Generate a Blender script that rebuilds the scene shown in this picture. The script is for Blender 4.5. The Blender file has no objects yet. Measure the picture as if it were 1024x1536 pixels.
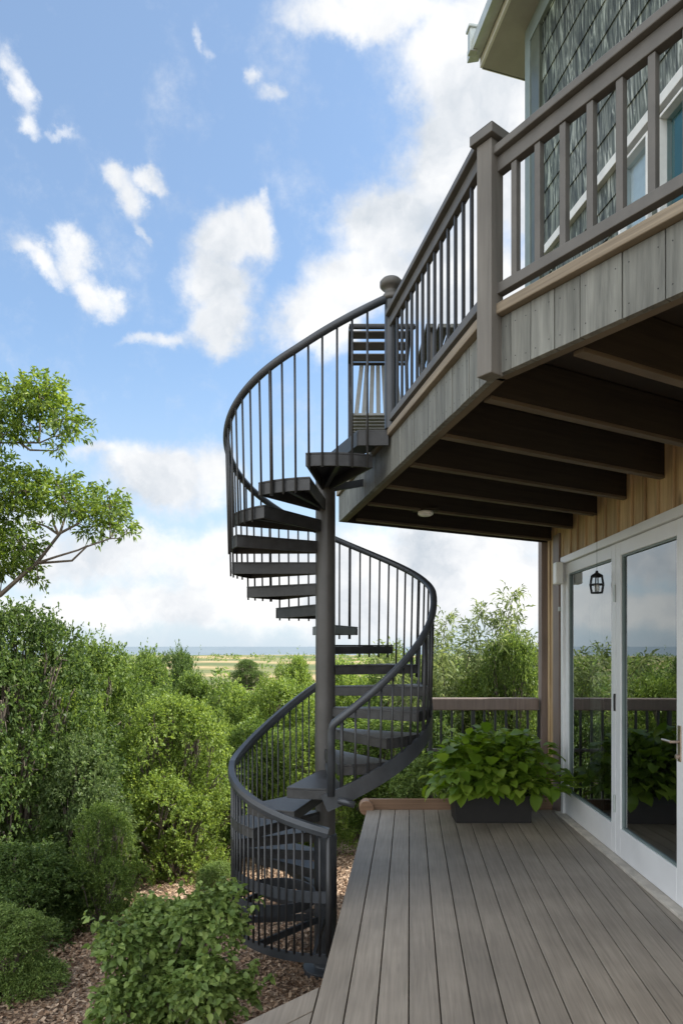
import bpy, math, random
import numpy as np
from mathutils import Vector, Matrix

random.seed(7)
SC = bpy.context.scene
COL = SC.collection
PI = math.pi
EYE = 1.6
F = 1024.0
HZ = 970.0


def at(px, py, d):
    return Vector(((px - 512) / F * d, d, EYE + (HZ - py) / F * d))


# ------------------------------------------------------------------ helpers
class MB:
    def __init__(self):
        self.v = []
        self.f = []

    def add(self, vs, fs):
        n = len(self.v)
        self.v += [tuple(p) for p in vs]
        self.f += [tuple(i + n for i in f) for f in fs]

    def prism(self, poly, z0, z1):
        """vertical prism over a 2D polygon (any winding)"""
        a = sum(poly[i][0] * poly[(i + 1) % len(poly)][1] - poly[(i + 1) % len(poly)][0] * poly[i][1] for i in range(len(poly)))
        if a < 0:
            poly = poly[::-1]
        n = len(poly)
        vs = [(p[0], p[1], z0) for p in poly] + [(p[0], p[1], z1) for p in poly]
        fs = [tuple(range(n - 1, -1, -1)), tuple(range(n, 2 * n))]
        fs += [(i, (i + 1) % n, n + (i + 1) % n, n + i) for i in range(n)]
        self.add(vs, fs)

    def box(self, x0, x1, y0, y1, z0, z1):
        self.prism([(x0, y0), (x1, y0), (x1, y1), (x0, y1)], z0, z1)

    def bar(self, p0, p1, w, h, up=(0, 0, 1)):
        """rectangular bar between two points; w sideways, h along up"""
        p0, p1 = Vector(p0), Vector(p1)
        d = (p1 - p0).normalized()
        s = d.cross(Vector(up))
        if s.length < 1e-5:
            s = d.cross(Vector((1, 0, 0)))
        s.normalize()
        u = s.cross(d).normalized()
        vs = []
        for p in (p0, p1):
            for a, b in ((-1, -1), (1, -1), (1, 1), (-1, 1)):
                vs.append(p + s * a * w / 2 + u * b * h / 2)
        self.add(vs, [(3, 2, 1, 0), (4, 5, 6, 7), (0, 1, 5, 4), (1, 2, 6, 5), (2, 3, 7, 6), (3, 0, 4, 7)])

    def sweep(self, pts, prof, close=False):
        """profile [(side, up)] swept along points, z kept up"""
        pts = [Vector(p) for p in pts]
        n, m = len(pts), len(prof)
        base = len(self.v)
        for i, p in enumerate(pts):
            if close:
                d = pts[(i + 1) % n] - pts[i - 1]
            else:
                d = pts[min(i + 1, n - 1)] - pts[max(i - 1, 0)]
            d.normalize()
            s = d.cross(Vector((0, 0, 1)))
            if s.length < 1e-4:
                s = Vector((1, 0, 0))
            s.normalize()
            u = s.cross(d).normalized()
            for a, b in prof:
                self.v.append(tuple(p + s * a + u * b))
        rng = n if close else n - 1
        for i in range(rng):
            j = (i + 1) % n
            for k in range(m):
                l = (k + 1) % m
                self.f.append((base + i * m + k, base + i * m + l, base + j * m + l, base + j * m + k))
        if not close:
            self.f.append(tuple(base + k for k in range(m - 1, -1, -1)))
            self.f.append(tuple(base + (n - 1) * m + k for k in range(m)))

    def tube(self, pts, r, seg=8, r1=None):
        pts = [Vector(p) for p in pts]
        n = len(pts)
        base = len(self.v)
        ref = Vector((0.3, 0.2, 1)).normalized()
        for i, p in enumerate(pts):
            d = (pts[min(i + 1, n - 1)] - pts[max(i - 1, 0)]).normalized()
            s = d.cross(ref)
            if s.length < 1e-3:
                s = d.cross(Vector((1, 0, 0)))
            s.normalize()
            u = s.cross(d).normalized()
            rr = r if r1 is None else r + (r1 - r) * i / max(1, n - 1)
            for k in range(seg):
                a = 2 * PI * k / seg
                self.v.append(tuple(p + s * math.cos(a) * rr + u * math.sin(a) * rr))
        for i in range(n - 1):
            for k in range(seg):
                l = (k + 1) % seg
                self.f.append((base + i * seg + k, base + i * seg + l, base + (i + 1) * seg + l, base + (i + 1) * seg + k))
        self.f.append(tuple(base + k for k in range(seg - 1, -1, -1)))
        self.f.append(tuple(base + (n - 1) * seg + k for k in range(seg)))

    def lathe(self, c, prof, seg=24):
        """[(r, z)] turned about a vertical axis through c"""
        base = len(self.v)
        m = len(prof)
        for k in range(seg):
            a = 2 * PI * k / seg
            for r, z in prof:
                self.v.append((c[0] + r * math.cos(a), c[1] + r * math.sin(a), c[2] + z))
        for k in range(seg):
            l = (k + 1) % seg
            for i in range(m - 1):
                self.f.append((base + k * m + i, base + l * m + i, base + l * m + i + 1, base + k * m + i + 1))
        self.f.append(tuple(base + k * m for k in range(seg - 1, -1, -1)))
        self.f.append(tuple(base + k * m + m - 1 for k in range(seg)))

    def build(self, name, mat, parent=None, bevel=0, smooth=False, loc=None, rotz=0):
        me = bpy.data.meshes.new(name)
        me.from_pydata(self.v, [], self.f)
        me.materials.append(mat)
        if smooth:
            me.polygons.foreach_set('use_smooth', [True] * len(me.polygons))
        me.update()
        return link(name, me, parent, bevel, loc, rotz)


def link(name, me, parent=None, bevel=0, loc=None, rotz=0):
    o = bpy.data.objects.new(name, me)
    COL.objects.link(o)
    if loc is not None:
        o.location = loc
    o.rotation_euler = (0, 0, rotz)
    if bevel:
        b = o.modifiers.new('bevel', 'BEVEL')
        b.width = bevel
        b.segments = 2
        b.limit_method = 'ANGLE'
    if parent is not None:
        o.parent = parent
        pl = parent.get('_o')
        if pl is not None and loc is None:
            o.location = -Vector(pl)
    return o


def tag(o, label, cat, group=None, kind=None):
    o['label'] = label
    o['category'] = cat
    if group:
        o['group'] = group
    if kind:
        o['kind'] = kind
    return o


def thing(name, label, cat, loc=(0, 0, 0), group=None, world_parts=True):
    o = bpy.data.objects.new(name, None)
    COL.objects.link(o)
    o.location = loc
    o.empty_display_size = 0.1
    if world_parts:
        o['_o'] = tuple(loc)      # parts are given in world coordinates
    return tag(o, label, cat, group)


def arr_mesh(name, V, Q, mat):
    """numpy verts (n,3), quads (m,4)"""
    me = bpy.data.meshes.new(name)
    nv, nf = len(V), len(Q)
    me.vertices.add(nv)
    me.vertices.foreach_set('co', np.ascontiguousarray(V, dtype=np.float32).ravel())
    me.loops.add(nf * 4)
    me.loops.foreach_set('vertex_index', np.ascontiguousarray(Q, dtype=np.int32).ravel())
    me.polygons.add(nf)
    me.polygons.foreach_set('loop_start', np.arange(0, nf * 4, 4, dtype=np.int32))
    me.materials.append(mat)
    me.update(calc_edges=True)
    me.validate()
    return me


def clip(poly, n, c):
    """keep the part of a 2D polygon where n.p <= c"""
    out = []
    for i in range(len(poly)):
        p, q = poly[i], poly[(i + 1) % len(poly)]
        dp = n[0] * p[0] + n[1] * p[1] - c
        dq = n[0] * q[0] + n[1] * q[1] - c
        if dp <= 0:
            out.append(p)
        if dp * dq < 0:
            t = dp / (dp - dq)
            out.append((p[0] + t * (q[0] - p[0]), p[1] + t * (q[1] - p[1])))
    return out


# ------------------------------------------------------------------ materials
def new_mat(name):
    m = bpy.data.materials.new(name)
    m.use_nodes = True
    nt = m.node_tree
    b = nt.nodes['Principled BSDF']
    return m, nt, b


def nd(nt, t, **kw):
    n = nt.nodes.new(t)
    for k, v in kw.items():
        if k.startswith('i_'):
            n.inputs[k[2:].replace('_', ' ')].default_value = v
        else:
            setattr(n, k, v)
    return n


def ramp(nt, stops):
    r = nd(nt, 'ShaderNodeValToRGB')
    e = r.color_ramp.elements
    while len(e) < len(stops):
        e.new(0.5)
    for el, (p, c) in zip(e, stops):
        el.position = p
        el.color = (c[0], c[1], c[2], 1)
    return r


def coords(nt, scale=(1, 1, 1), rot=(0, 0, 0), kind='Object'):
    tc = nd(nt, 'ShaderNodeTexCoord')
    mp = nd(nt, 'ShaderNodeMapping')
    mp.inputs['Scale'].default_value = scale
    src = tc.outputs[kind]
    if any(rot):
        m0 = nd(nt, 'ShaderNodeMapping')
        m0.inputs['Rotation'].default_value = rot
        nt.links.new(src, m0.inputs['Vector'])
        src = m0.outputs[0]
    nt.links.new(src, mp.inputs['Vector'])
    return mp.outputs[0]


def wood(name, dark, light, grain=(30, 1.2, 30), rot=(0, 0, 0), rough=0.65, island=0.25, knots=0.0, bump=0.15, blotch=0.35):
    m, nt, b = new_mat(name)
    L = nt.links.new
    v = coords(nt, grain, rot)
    geo = nd(nt, 'ShaderNodeNewGeometry')
    off = nd(nt, 'ShaderNodeVectorMath', operation='MULTIPLY_ADD')
    comb = nd(nt, 'ShaderNodeCombineXYZ')
    L(geo.outputs['Random Per Island'], comb.inputs[0])
    L(geo.outputs['Random Per Island'], comb.inputs[1])
    L(comb.outputs[0], off.inputs[0])
    off.inputs[1].default_value = (37, 53, 11)
    L(v, off.inputs[2])
    n1 = nd(nt, 'ShaderNodeTexNoise', i_Scale=1.0, i_Detail=6.0, i_Roughness=0.62, i_Distortion=0.35)
    L(off.outputs[0], n1.inputs['Vector'])
    n2 = nd(nt, 'ShaderNodeTexNoise', i_Scale=2.2, i_Detail=3.0)
    L(coords(nt, (1, 1, 1)), n2.inputs['Vector'])
    mid = [(a + c) / 2 for a, c in zip(dark, light)]
    r = ramp(nt, [(0.25, dark), (0.5, mid), (0.78, light)])
    L(n1.outputs[0], r.inputs[0])
    hs = nd(nt, 'ShaderNodeHueSaturation')
    L(r.outputs[0], hs.inputs['Color'])
    a1 = nd(nt, 'ShaderNodeMath', operation='MULTIPLY_ADD')
    L(geo.outputs['Random Per Island'], a1.inputs[0])
    a1.inputs[1].default_value = island
    a1.inputs[2].default_value = 1 - island / 2
    a2 = nd(nt, 'ShaderNodeMath', operation='MULTIPLY_ADD')
    L(n2.outputs[0], a2.inputs[0])
    a2.inputs[1].default_value = blotch * 2
    a2.inputs[2].default_value = 1 - blotch
    a3 = nd(nt, 'ShaderNodeMath', operation='MULTIPLY')
    L(a1.outputs[0], a3.inputs[0])
    L(a2.outputs[0], a3.inputs[1])
    L(a3.outputs[0], hs.inputs['Value'])
    col = hs.outputs[0]
    if knots:
        vo = nd(nt, 'ShaderNodeTexVoronoi', i_Scale=1.0)
        L(coords(nt, [g * 0.16 + 1.2 for g in grain], rot), vo.inputs['Vector'])
        kr = ramp(nt, [(0.04, (1, 1, 1)), (0.12, (0, 0, 0))])
        L(vo.outputs['Distance'], kr.inputs[0])
        mx = nd(nt, 'ShaderNodeMix', data_type='RGBA')
        km = nd(nt, 'ShaderNodeMath', operation='MULTIPLY')
        L(kr.outputs[0], km.inputs[0])
        km.inputs[1].default_value = knots
        L(km.outputs[0], mx.inputs[0])
        L(col, mx.inputs[6])
        mx.inputs[7].default_value = (dark[0] * .45, dark[1] * .4, dark[2] * .35, 1)
        col = mx.outputs[2]
    L(col, b.inputs['Base Color'])
    b.inputs['Roughness'].default_value = rough
    bp = nd(nt, 'ShaderNodeBump', i_Strength=bump, i_Distance=0.01)
    L(n1.outputs[0], bp.inputs['Height'])
    L(bp.outputs[0], b.inputs['Normal'])
    return m


def paint(name, col, rough=0.5, metal=0.0, vary=0.12, scale=6.0, bump=0.04, island=0.0):
    m, nt, b = new_mat(name)
    L = nt.links.new
    n1 = nd(nt, 'ShaderNodeTexNoise', i_Scale=scale, i_Detail=5.0, i_Roughness=0.6)
    L(coords(nt), n1.inputs['Vector'])
    r = ramp(nt, [(0.3, [c * (1 - vary) for c in col]), (0.7, [min(1, c * (1 + vary)) for c in col])])
    L(n1.outputs[0], r.inputs[0])
    L(r.outputs[0], b.inputs['Base Color'])
    n2 = nd(nt, 'ShaderNodeTexNoise', i_Scale=scale * 14, i_Detail=2.0)
    L(coords(nt), n2.inputs['Vector'])
    mr = nd(nt, 'ShaderNodeMapRange')
    mr.inputs[3].default_value = rough - 0.1
    mr.inputs[4].default_value = min(1, rough + 0.12)
    L(n1.outputs[0], mr.inputs[0])
    L(mr.outputs[0], b.inputs['Roughness'])
    b.inputs['Metallic'].default_value = metal
    bp = nd(nt, 'ShaderNodeBump', i_Strength=bump, i_Distance=0.01)
    L(n2.outputs[0], bp.inputs['Height'])
    L(bp.outputs[0], b.inputs['Normal'])
    return m


def leaf_mat(name, c0, c1, c2, transl=0.42, rough=0.5, patch=0.5):
    m, nt, b = new_mat(name)
    L = nt.links.new
    geo = nd(nt, 'ShaderNodeNewGeometry')
    oi = nd(nt, 'ShaderNodeObjectInfo')
    n1 = nd(nt, 'ShaderNodeTexNoise', i_Scale=2.2, i_Detail=2.0)
    L(geo.outputs['Position'], n1.inputs['Vector'])
    ma = nd(nt, 'ShaderNodeMath', operation='MULTIPLY_ADD')
    L(n1.outputs[0], ma.inputs[0])
    ma.inputs[1].default_value = patch
    ma.inputs[2].default_value = -patch / 2 + 0.0
    ad = nd(nt, 'ShaderNodeMath', operation='ADD')
    L(ma.outputs[0], ad.inputs[0])
    L(geo.outputs['Random Per Island'], ad.inputs[1])
    r = ramp(nt, [(0.0, c0), (0.55, c1), (1.0, c2)])
    L(ad.outputs[0], r.inputs[0])
    L(r.outputs[0], b.inputs['Base Color'])
    b.inputs['Roughness'].default_value = rough
    b.inputs['Specular IOR Level'].default_value = 0.35
    tr = nd(nt, 'ShaderNodeBsdfTranslucent')
    hs = nd(nt, 'ShaderNodeHueSaturation')
    hs.inputs['Value'].default_value = 1.5
    hs.inputs['Hue'].default_value = 0.485
    hs.inputs['Saturation'].default_value = 1.1
    L(r.outputs[0], hs.inputs['Color'])
    L(hs.outputs[0], tr.inputs['Color'])
    mx = nd(nt, 'ShaderNodeMixShader')
    mx.inputs[0].default_value = transl
    L(b.outputs[0], mx.inputs[1])
    L(tr.outputs[0], mx.inputs[2])
    L(mx.outputs[0], nt.nodes['Material Output'].inputs['Surface'])
    return m


M = {}
M['deck'] = wood('deck_wood', (.178, .151, .121), (.305, .265, .217), grain=(70, 2.6, 70), rot=(0, 0, math.radians(5.71)), rough=0.55, island=0.24, bump=0.12, blotch=0.42)
M['deck_edge'] = wood('deck_edge_wood', (.15, .135, .12), (.26, .24, .215), grain=(45, 2, 45), rot=(0, 0, 0), rough=0.6)
M['skirt'] = wood('skirt_wood', (.10, .075, .055), (.2, .15, .11), grain=(3, 3, 40))
M['bedboard'] = wood('bed_board_wood', (.15, .085, .05), (.30, .185, .115), grain=(2, 40, 60), rough=0.6, knots=.5)
M['fascia'] = wood('weathered_board', (.082, .086, .078), (.235, .24, .218), grain=(34, 34, 2.6), rough=0.7, island=0.42, knots=0.9, bump=0.35, blotch=0.42)
M['cap'] = wood('tan_edge_wood', (.15, .117, .08), (.32, .265, .19), grain=(2, 2, 90), rough=0.65, knots=.3)
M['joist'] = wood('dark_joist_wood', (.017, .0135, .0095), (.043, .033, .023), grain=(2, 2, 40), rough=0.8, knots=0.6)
M['bounce_strip'] = wood('bounce_lit_tan', (.085, .065, .043), (.17, .135, .095), grain=(3, 3, 40), rough=.7)  # deck bounce on the undersides put into the tone
M['rail'] = paint('taupe_rail_paint', (.102, .097, .089), rough=0.5, vary=0.18, scale=9)
M['post'] = wood('taupe_post_paint', (.105, .097, .085), (.18, .168, .15), grain=(30, 30, 2), rough=0.6, bump=.2)
M['steel'] = paint('charcoal_steel', (.052, .058, .067), rough=0.38, metal=0.25, vary=0.22, scale=7, bump=.06)
M['steel_pole'] = paint('grey_steel_pole', (.072, .070, .068), rough=0.42, metal=0.15, vary=0.2, scale=4, bump=.06)
M['tread'] = paint('tread_steel', (.034, .035, .037), rough=0.45, metal=0.1, vary=0.4, scale=14, bump=.1)
M['baluster'] = paint('baluster_steel', (.045, .047, .05), rough=0.4, metal=0.3, vary=0.15)
M['board_wall'] = wood('tan_board_wall', (.31, .20, .10), (.66, .49, .285), grain=(14, 14, 1.3), rough=0.7, island=0.3, knots=0.7, bump=0.2, blotch=.3)
M['brown_trim'] = wood('brown_trim_wood', (.15, .112, .095), (.25, .195, .17), grain=(30, 30, 1.5), rough=0.6)
M['white'] = paint('white_door_paint', (.74, .745, .75), rough=0.35, vary=0.05, scale=3, bump=.02)
M['sill'] = paint('aged_cream_sill', (.48, .44, .38), rough=0.6, vary=0.25, scale=10)
M['white_trim'] = paint('white_trim_paint', (.62, .63, .62), rough=0.5, vary=0.1)
M['soffit'] = paint('soffit_paint', (.31, .31, .30), rough=0.7, vary=0.08)
M['gutter'] = paint('pale_gutter_metal', (.42, .46, .44), rough=0.35, metal=.2, vary=0.15)
M['corner'] = paint('grey_green_corner_board', (.17, .215, .21), rough=0.5, vary=.15)
M['olive_trim'] = paint('dark_olive_trim', (.075, .09, .07), rough=.35, vary=.3, scale=3)
M['roof'] = paint('roof_shingle', (.09, .085, .08), rough=0.9, vary=.4, scale=30, bump=.4)
M['plastic'] = paint('white_plastic', (.86, .86, .83), rough=0.4, vary=0.04)
M['brass'] = paint('satin_handle_metal', (.5, .4, .33), rough=0.3, metal=.9, vary=.1)
M['black_metal'] = paint('black_metal', (.02, .02, .022), rough=.45, metal=.4)
M['pot'] = paint('black_pot', (.016, .014, .013), rough=.55, vary=.25, scale=12)
M['soil'] = paint('dark_soil', (.03, .02, .014), rough=.95, vary=.5, scale=30, bump=.6)
M['fabric'] = paint('pale_fabric', (.26, .27, .265), rough=.8, vary=.1, scale=12)
M['interior'] = paint('interior_plaster', (.16, .155, .15), rough=.8)
M['interior_floor'] = paint('interior_floor', (.11, .075, .05), rough=.4)
M['curtain'] = paint('curtain_linen', (.62, .6, .55), rough=.9)
M['bark'] = wood('bark', (.07, .055, .042), (.19, .16, .13), grain=(30, 30, 6), rough=.9, bump=.4)
M['concrete'] = paint('grey_concrete', (.24, .24, .235), rough=.85, vary=.25, scale=14, bump=.3)
M['slate'] = paint('grey_mottled_sheet', (.115, .12, .125), rough=.5, vary=.45, scale=22, bump=.3)

LEAF = {
    'olive': leaf_mat('leaf_olive', (0.054, 0.099, 0.021), (0.118, 0.190, 0.040), (0.230, 0.313, 0.077)),
    'light': leaf_mat('leaf_light', (0.087, 0.146, 0.029), (0.175, 0.259, 0.050), (0.311, 0.407, 0.095)),
    'dark': leaf_mat('leaf_dark', (0.038, 0.077, 0.020), (0.078, 0.132, 0.032), (0.150, 0.215, 0.062)),
    'silver': leaf_mat('leaf_silver', (0.049, 0.087, 0.026), (0.097, 0.150, 0.047), (0.191, 0.254, 0.097)),
    'hosta': leaf_mat('leaf_hosta', (.095, .175, .018), (.165, .27, .03), (.27, .38, .06), transl=.4, rough=.38, patch=.3),
    'front': leaf_mat('leaf_front', (0.086, 0.144, 0.034), (0.145, 0.219, 0.053), (0.248, 0.332, 0.092), transl=.3),
    'bamboo': leaf_mat('leaf_bamboo', (0.084, 0.122, 0.041), (0.155, 0.203, 0.067), (0.295, 0.350, 0.137)),
    'branch': leaf_mat('leaf_branch', (0.053, 0.104, 0.018), (0.124, 0.199, 0.033), (0.252, 0.338, 0.062), transl=.4),
}


def shingle_mat():
    m, nt, b = new_mat('grey_green_shingle')
    L = nt.links.new
    v = coords(nt, (21, 3, 2.0), (0, .13, 0))
    n1 = nd(nt, 'ShaderNodeTexNoise', i_Scale=1.0, i_Detail=4.0, i_Roughness=.6, i_Distortion=2.2)
    L(v, n1.inputs['Vector'])
    r = ramp(nt, [(.38, (.014, .019, .016)), (.48, (.075, .09, .08)), (.56, (.14, .158, .14)), (.65, (.42, .45, .42))])
    L(n1.outputs[0], r.inputs[0])
    n2 = nd(nt, 'ShaderNodeTexNoise', i_Scale=1.1, i_Detail=2.0)
    L(coords(nt), n2.inputs['Vector'])
    mx = nd(nt, 'ShaderNodeMix', data_type='RGBA', blend_type='MULTIPLY')
    mx.inputs[0].default_value = .6
    r2 = ramp(nt, [(.35, (.5, .62, .5)), (.65, (1, 1, 1))])
    L(n2.outputs[0], r2.inputs[0])
    L(r.outputs[0], mx.inputs[6])
    L(r2.outputs[0], mx.inputs[7])
    L(mx.outputs[2], b.inputs['Base Color'])
    b.inputs['Roughness'].default_value = .6
    bp = nd(nt, 'ShaderNodeBump', i_Strength=.5, i_Distance=.02)
    L(n1.outputs[0], bp.inputs['Height'])
    L(bp.outputs[0], b.inputs['Normal'])
    return m


def glass_mat(name, tint, ior=1.65, boost=1.0):
    m, nt, b = new_mat(name)
    L = nt.links.new
    fr = nd(nt, 'ShaderNodeFresnel', i_IOR=ior)
    tr = nd(nt, 'ShaderNodeBsdfTransparent')
    tr.inputs[0].default_value = (*tint, 1)
    gl = nd(nt, 'ShaderNodeBsdfGlossy', i_Roughness=.0)
    gl.inputs[0].default_value = (.92, .97, .98, 1)
    mt = nd(nt, 'ShaderNodeMath', operation='MULTIPLY', use_clamp=True)
    mt.inputs[1].default_value = boost
    L(fr.outputs[0], mt.inputs[0])
    mx = nd(nt, 'ShaderNodeMixShader')
    L(mt.outputs[0], mx.inputs[0])
    L(tr.outputs[0], mx.inputs[1])
    L(gl.outputs[0], mx.inputs[2])
    L(mx.outputs[0], nt.nodes['Material Output'].inputs['Surface'])
    return m


M['shingle'] = shingle_mat()
M['glass'] = glass_mat('door_glass', (.45, .52, .51), ior=1.8, boost=1.9)
M['teal_glass'] = glass_mat('window_glass', (.75, .86, .88), ior=1.5)
M['teal_blind'] = paint('teal_blind', (.035, .17, .19), rough=.7)
M['pale_blind'] = paint('pale_blind', (.75, .75, .82), rough=.8)


def ground_mat():
    m, nt, b = new_mat('ground_soil')
    L = nt.links.new
    geo = nd(nt, 'ShaderNodeNewGeometry')
    ln = nd(nt, 'ShaderNodeVectorMath', operation='LENGTH')
    L(geo.outputs['Position'], ln.inputs[0])
    vo = nd(nt, 'ShaderNodeTexVoronoi', i_Scale=55.0)
    L(geo.outputs['Position'], vo.inputs['Vector'])
    n0 = nd(nt, 'ShaderNodeTexNoise', i_Scale=3.0, i_Detail=6.0)
    L(geo.outputs['Position'], n0.inputs['Vector'])
    rv = ramp(nt, [(.0, (.12, .07, .045)), (.35, (.27, .18, .12)), (.7, (.42, .31, .22)), (1, (.55, .44, .34))])
    sep = nd(nt, 'ShaderNodeSeparateColor')
    L(vo.outputs['Color'], sep.inputs[0])
    L(sep.outputs[0], rv.inputs[0])
    r0 = ramp(nt, [(.35, (.35, .3, .27)), (.65, (1, 1, 1))])
    L(n0.outputs[0], r0.inputs[0])
    mu = nd(nt, 'ShaderNodeMix', data_type='RGBA', blend_type='MULTIPLY')
    mu.inputs[0].default_value = .8
    L(rv.outputs[0], mu.inputs[6])
    L(r0.outputs[0], mu.inputs[7])
    # far land: scrub green with tan grass fields
    n1 = nd(nt, 'ShaderNodeTexNoise', i_Scale=.012, i_Detail=5.0, i_Roughness=.6)
    L(geo.outputs['Position'], n1.inputs['Vector'])
    r1 = ramp(nt, [(.42, (.07, .095, .028)), (.50, (.15, .145, .05)), (.57, (.30, .225, .115))])
    L(n1.outputs[0], r1.inputs[0])
    mr = nd(nt, 'ShaderNodeMapRange')
    mr.inputs[1].default_value = 9
    mr.inputs[2].default_value = 16
    L(ln.outputs['Value'], mr.inputs[0])
    mx = nd(nt, 'ShaderNodeMix', data_type='RGBA')
    L(mr.outputs[0], mx.inputs[0])
    L(mu.outputs[2], mx.inputs[6])
    L(r1.outputs[0], mx.inputs[7])
    L(mx.outputs[2], b.inputs['Base Color'])
    b.inputs['Roughness'].default_value = .95
    bp = nd(nt, 'ShaderNodeBump', i_Strength=.8, i_Distance=.02)
    L(vo.outputs['Distance'], bp.inputs['Height'])
    L(bp.outputs[0], b.inputs['Normal'])
    return m


M['ground'] = ground_mat()
M['chips'] = leaf_mat('bark_chips', (.10, .055, .032), (.27, .175, .11), (.48, .36, .26), transl=0.0, rough=.9, patch=.4)


def sea_mat():
    m, nt, b = new_mat('sea_water')
    b.inputs['Base Color'].default_value = (.12, .16, .19, 1)
    b.inputs['Roughness'].default_value = .55
    n = nd(nt, 'ShaderNodeTexNoise', i_Scale=.02, i_Detail=4.0)
    nt.links.new(coords(nt), n.inputs['Vector'])
    r = ramp(nt, [(.35, (.10, .135, .16)), (.65, (.15, .185, .21))])
    nt.links.new(n.outputs[0], r.inputs[0])
    nt.links.new(r.outputs[0], b.inputs['Base Color'])
    return m


# ------------------------------------------------------------------ ground, sea
def gz(x, y):
    r = math.hypot(x, y)
    z = -.75
    if r > 5.5:
        t = min(1, (r - 5.5) / 60)
        z -= 4.7 * (1 - (1 - t) ** 1.6)
    z += .05 * math.sin(x * 2.1 + 1) * math.sin(y * 1.7) * min(1, max(0, r - 3))
    if r > 40:
        k = min(1, (r - 40) / 60)
        z += k * (.35 * math.sin(x * .021) * math.cos(y * .017))
    if r > 560:
        z -= min(4.0, (r - 560) * .012)
    return z


def build_ground():
    nr, na = 90, 144
    rs = [0.0] + [0.6 * (9000 / 0.6) ** (i / (nr - 1)) for i in range(nr)]
    V = [(0, 0, gz(0, 0))]
    for r in rs[1:]:
        for k in range(na):
            a = 2 * PI * k / na
            x, y = r * math.cos(a), r * math.sin(a)
            V.append((x, y, gz(x, y)))
    Fc = [(0, 1 + k, 1 + (k + 1) % na) for k in range(na)]
    for i in range(nr - 1):
        for k in range(na):
            a, b = 1 + i * na + k, 1 + i * na + (k + 1) % na
            Fc.append((a, a + na, b + na, b))
    m = MB()
    m.v, m.f = V, Fc
    g = m.build('ground', M['ground'], smooth=True)
    g['kind'] = 'structure'
    s = MB()
    s.add([(-20000, 400, -6.3), (20000, 400, -6.3), (20000, 30000, -6.3), (-20000, 30000, -6.3)], [(0, 1, 2, 3)])
    w = s.build('sea', sea_mat())
    w['kind'] = 'structure'


build_ground()


# bark chips round the stair foot
def build_chips():
    rng = np.random.default_rng(3)
    n = 85000
    pts = []
    x = rng.uniform(-3.6, 1.1, n)
    y = rng.uniform(2.6, 9.6, n)
    z = np.array([gz(a, b) for a, b in zip(x, y)]) + rng.uniform(.002, .022, n)
    c = np.stack([x, y, z], 1)
    a = rng.uniform(0, 2 * PI, n)
    t = rng.normal(0, .35, n)
    L = rng.uniform(.006, .019, n)
    W = L * rng.uniform(.3, .6, n)
    d = np.stack([np.cos(a), np.sin(a), t], 1) * L[:, None]
    s = np.stack([-np.sin(a), np.cos(a), rng.normal(0, .4, n)], 1) * W[:, None]
    V = np.stack([c - d - s, c + d - s, c + d + s, c - d + s], 1).reshape(-1, 3)
    Q = np.arange(4 * n).reshape(-1, 4)
    o = link('bark_mulch', arr_mesh('bark_mulch', V, Q, M['chips']))
    tag(o, 'brown bark mulch covering the ground round the stair foot', 'mulch', kind='stuff')


build_chips()

# ------------------------------------------------------------------ lower deck
WALLX = lambda d: 2.06 + (d - 4.1) * .027          # outer face of the lower wall
BD = Vector((.1, 1, 0)).normalized()               # direction of the deck boards
BS = Vector((BD.y, -BD.x, 0))


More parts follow.
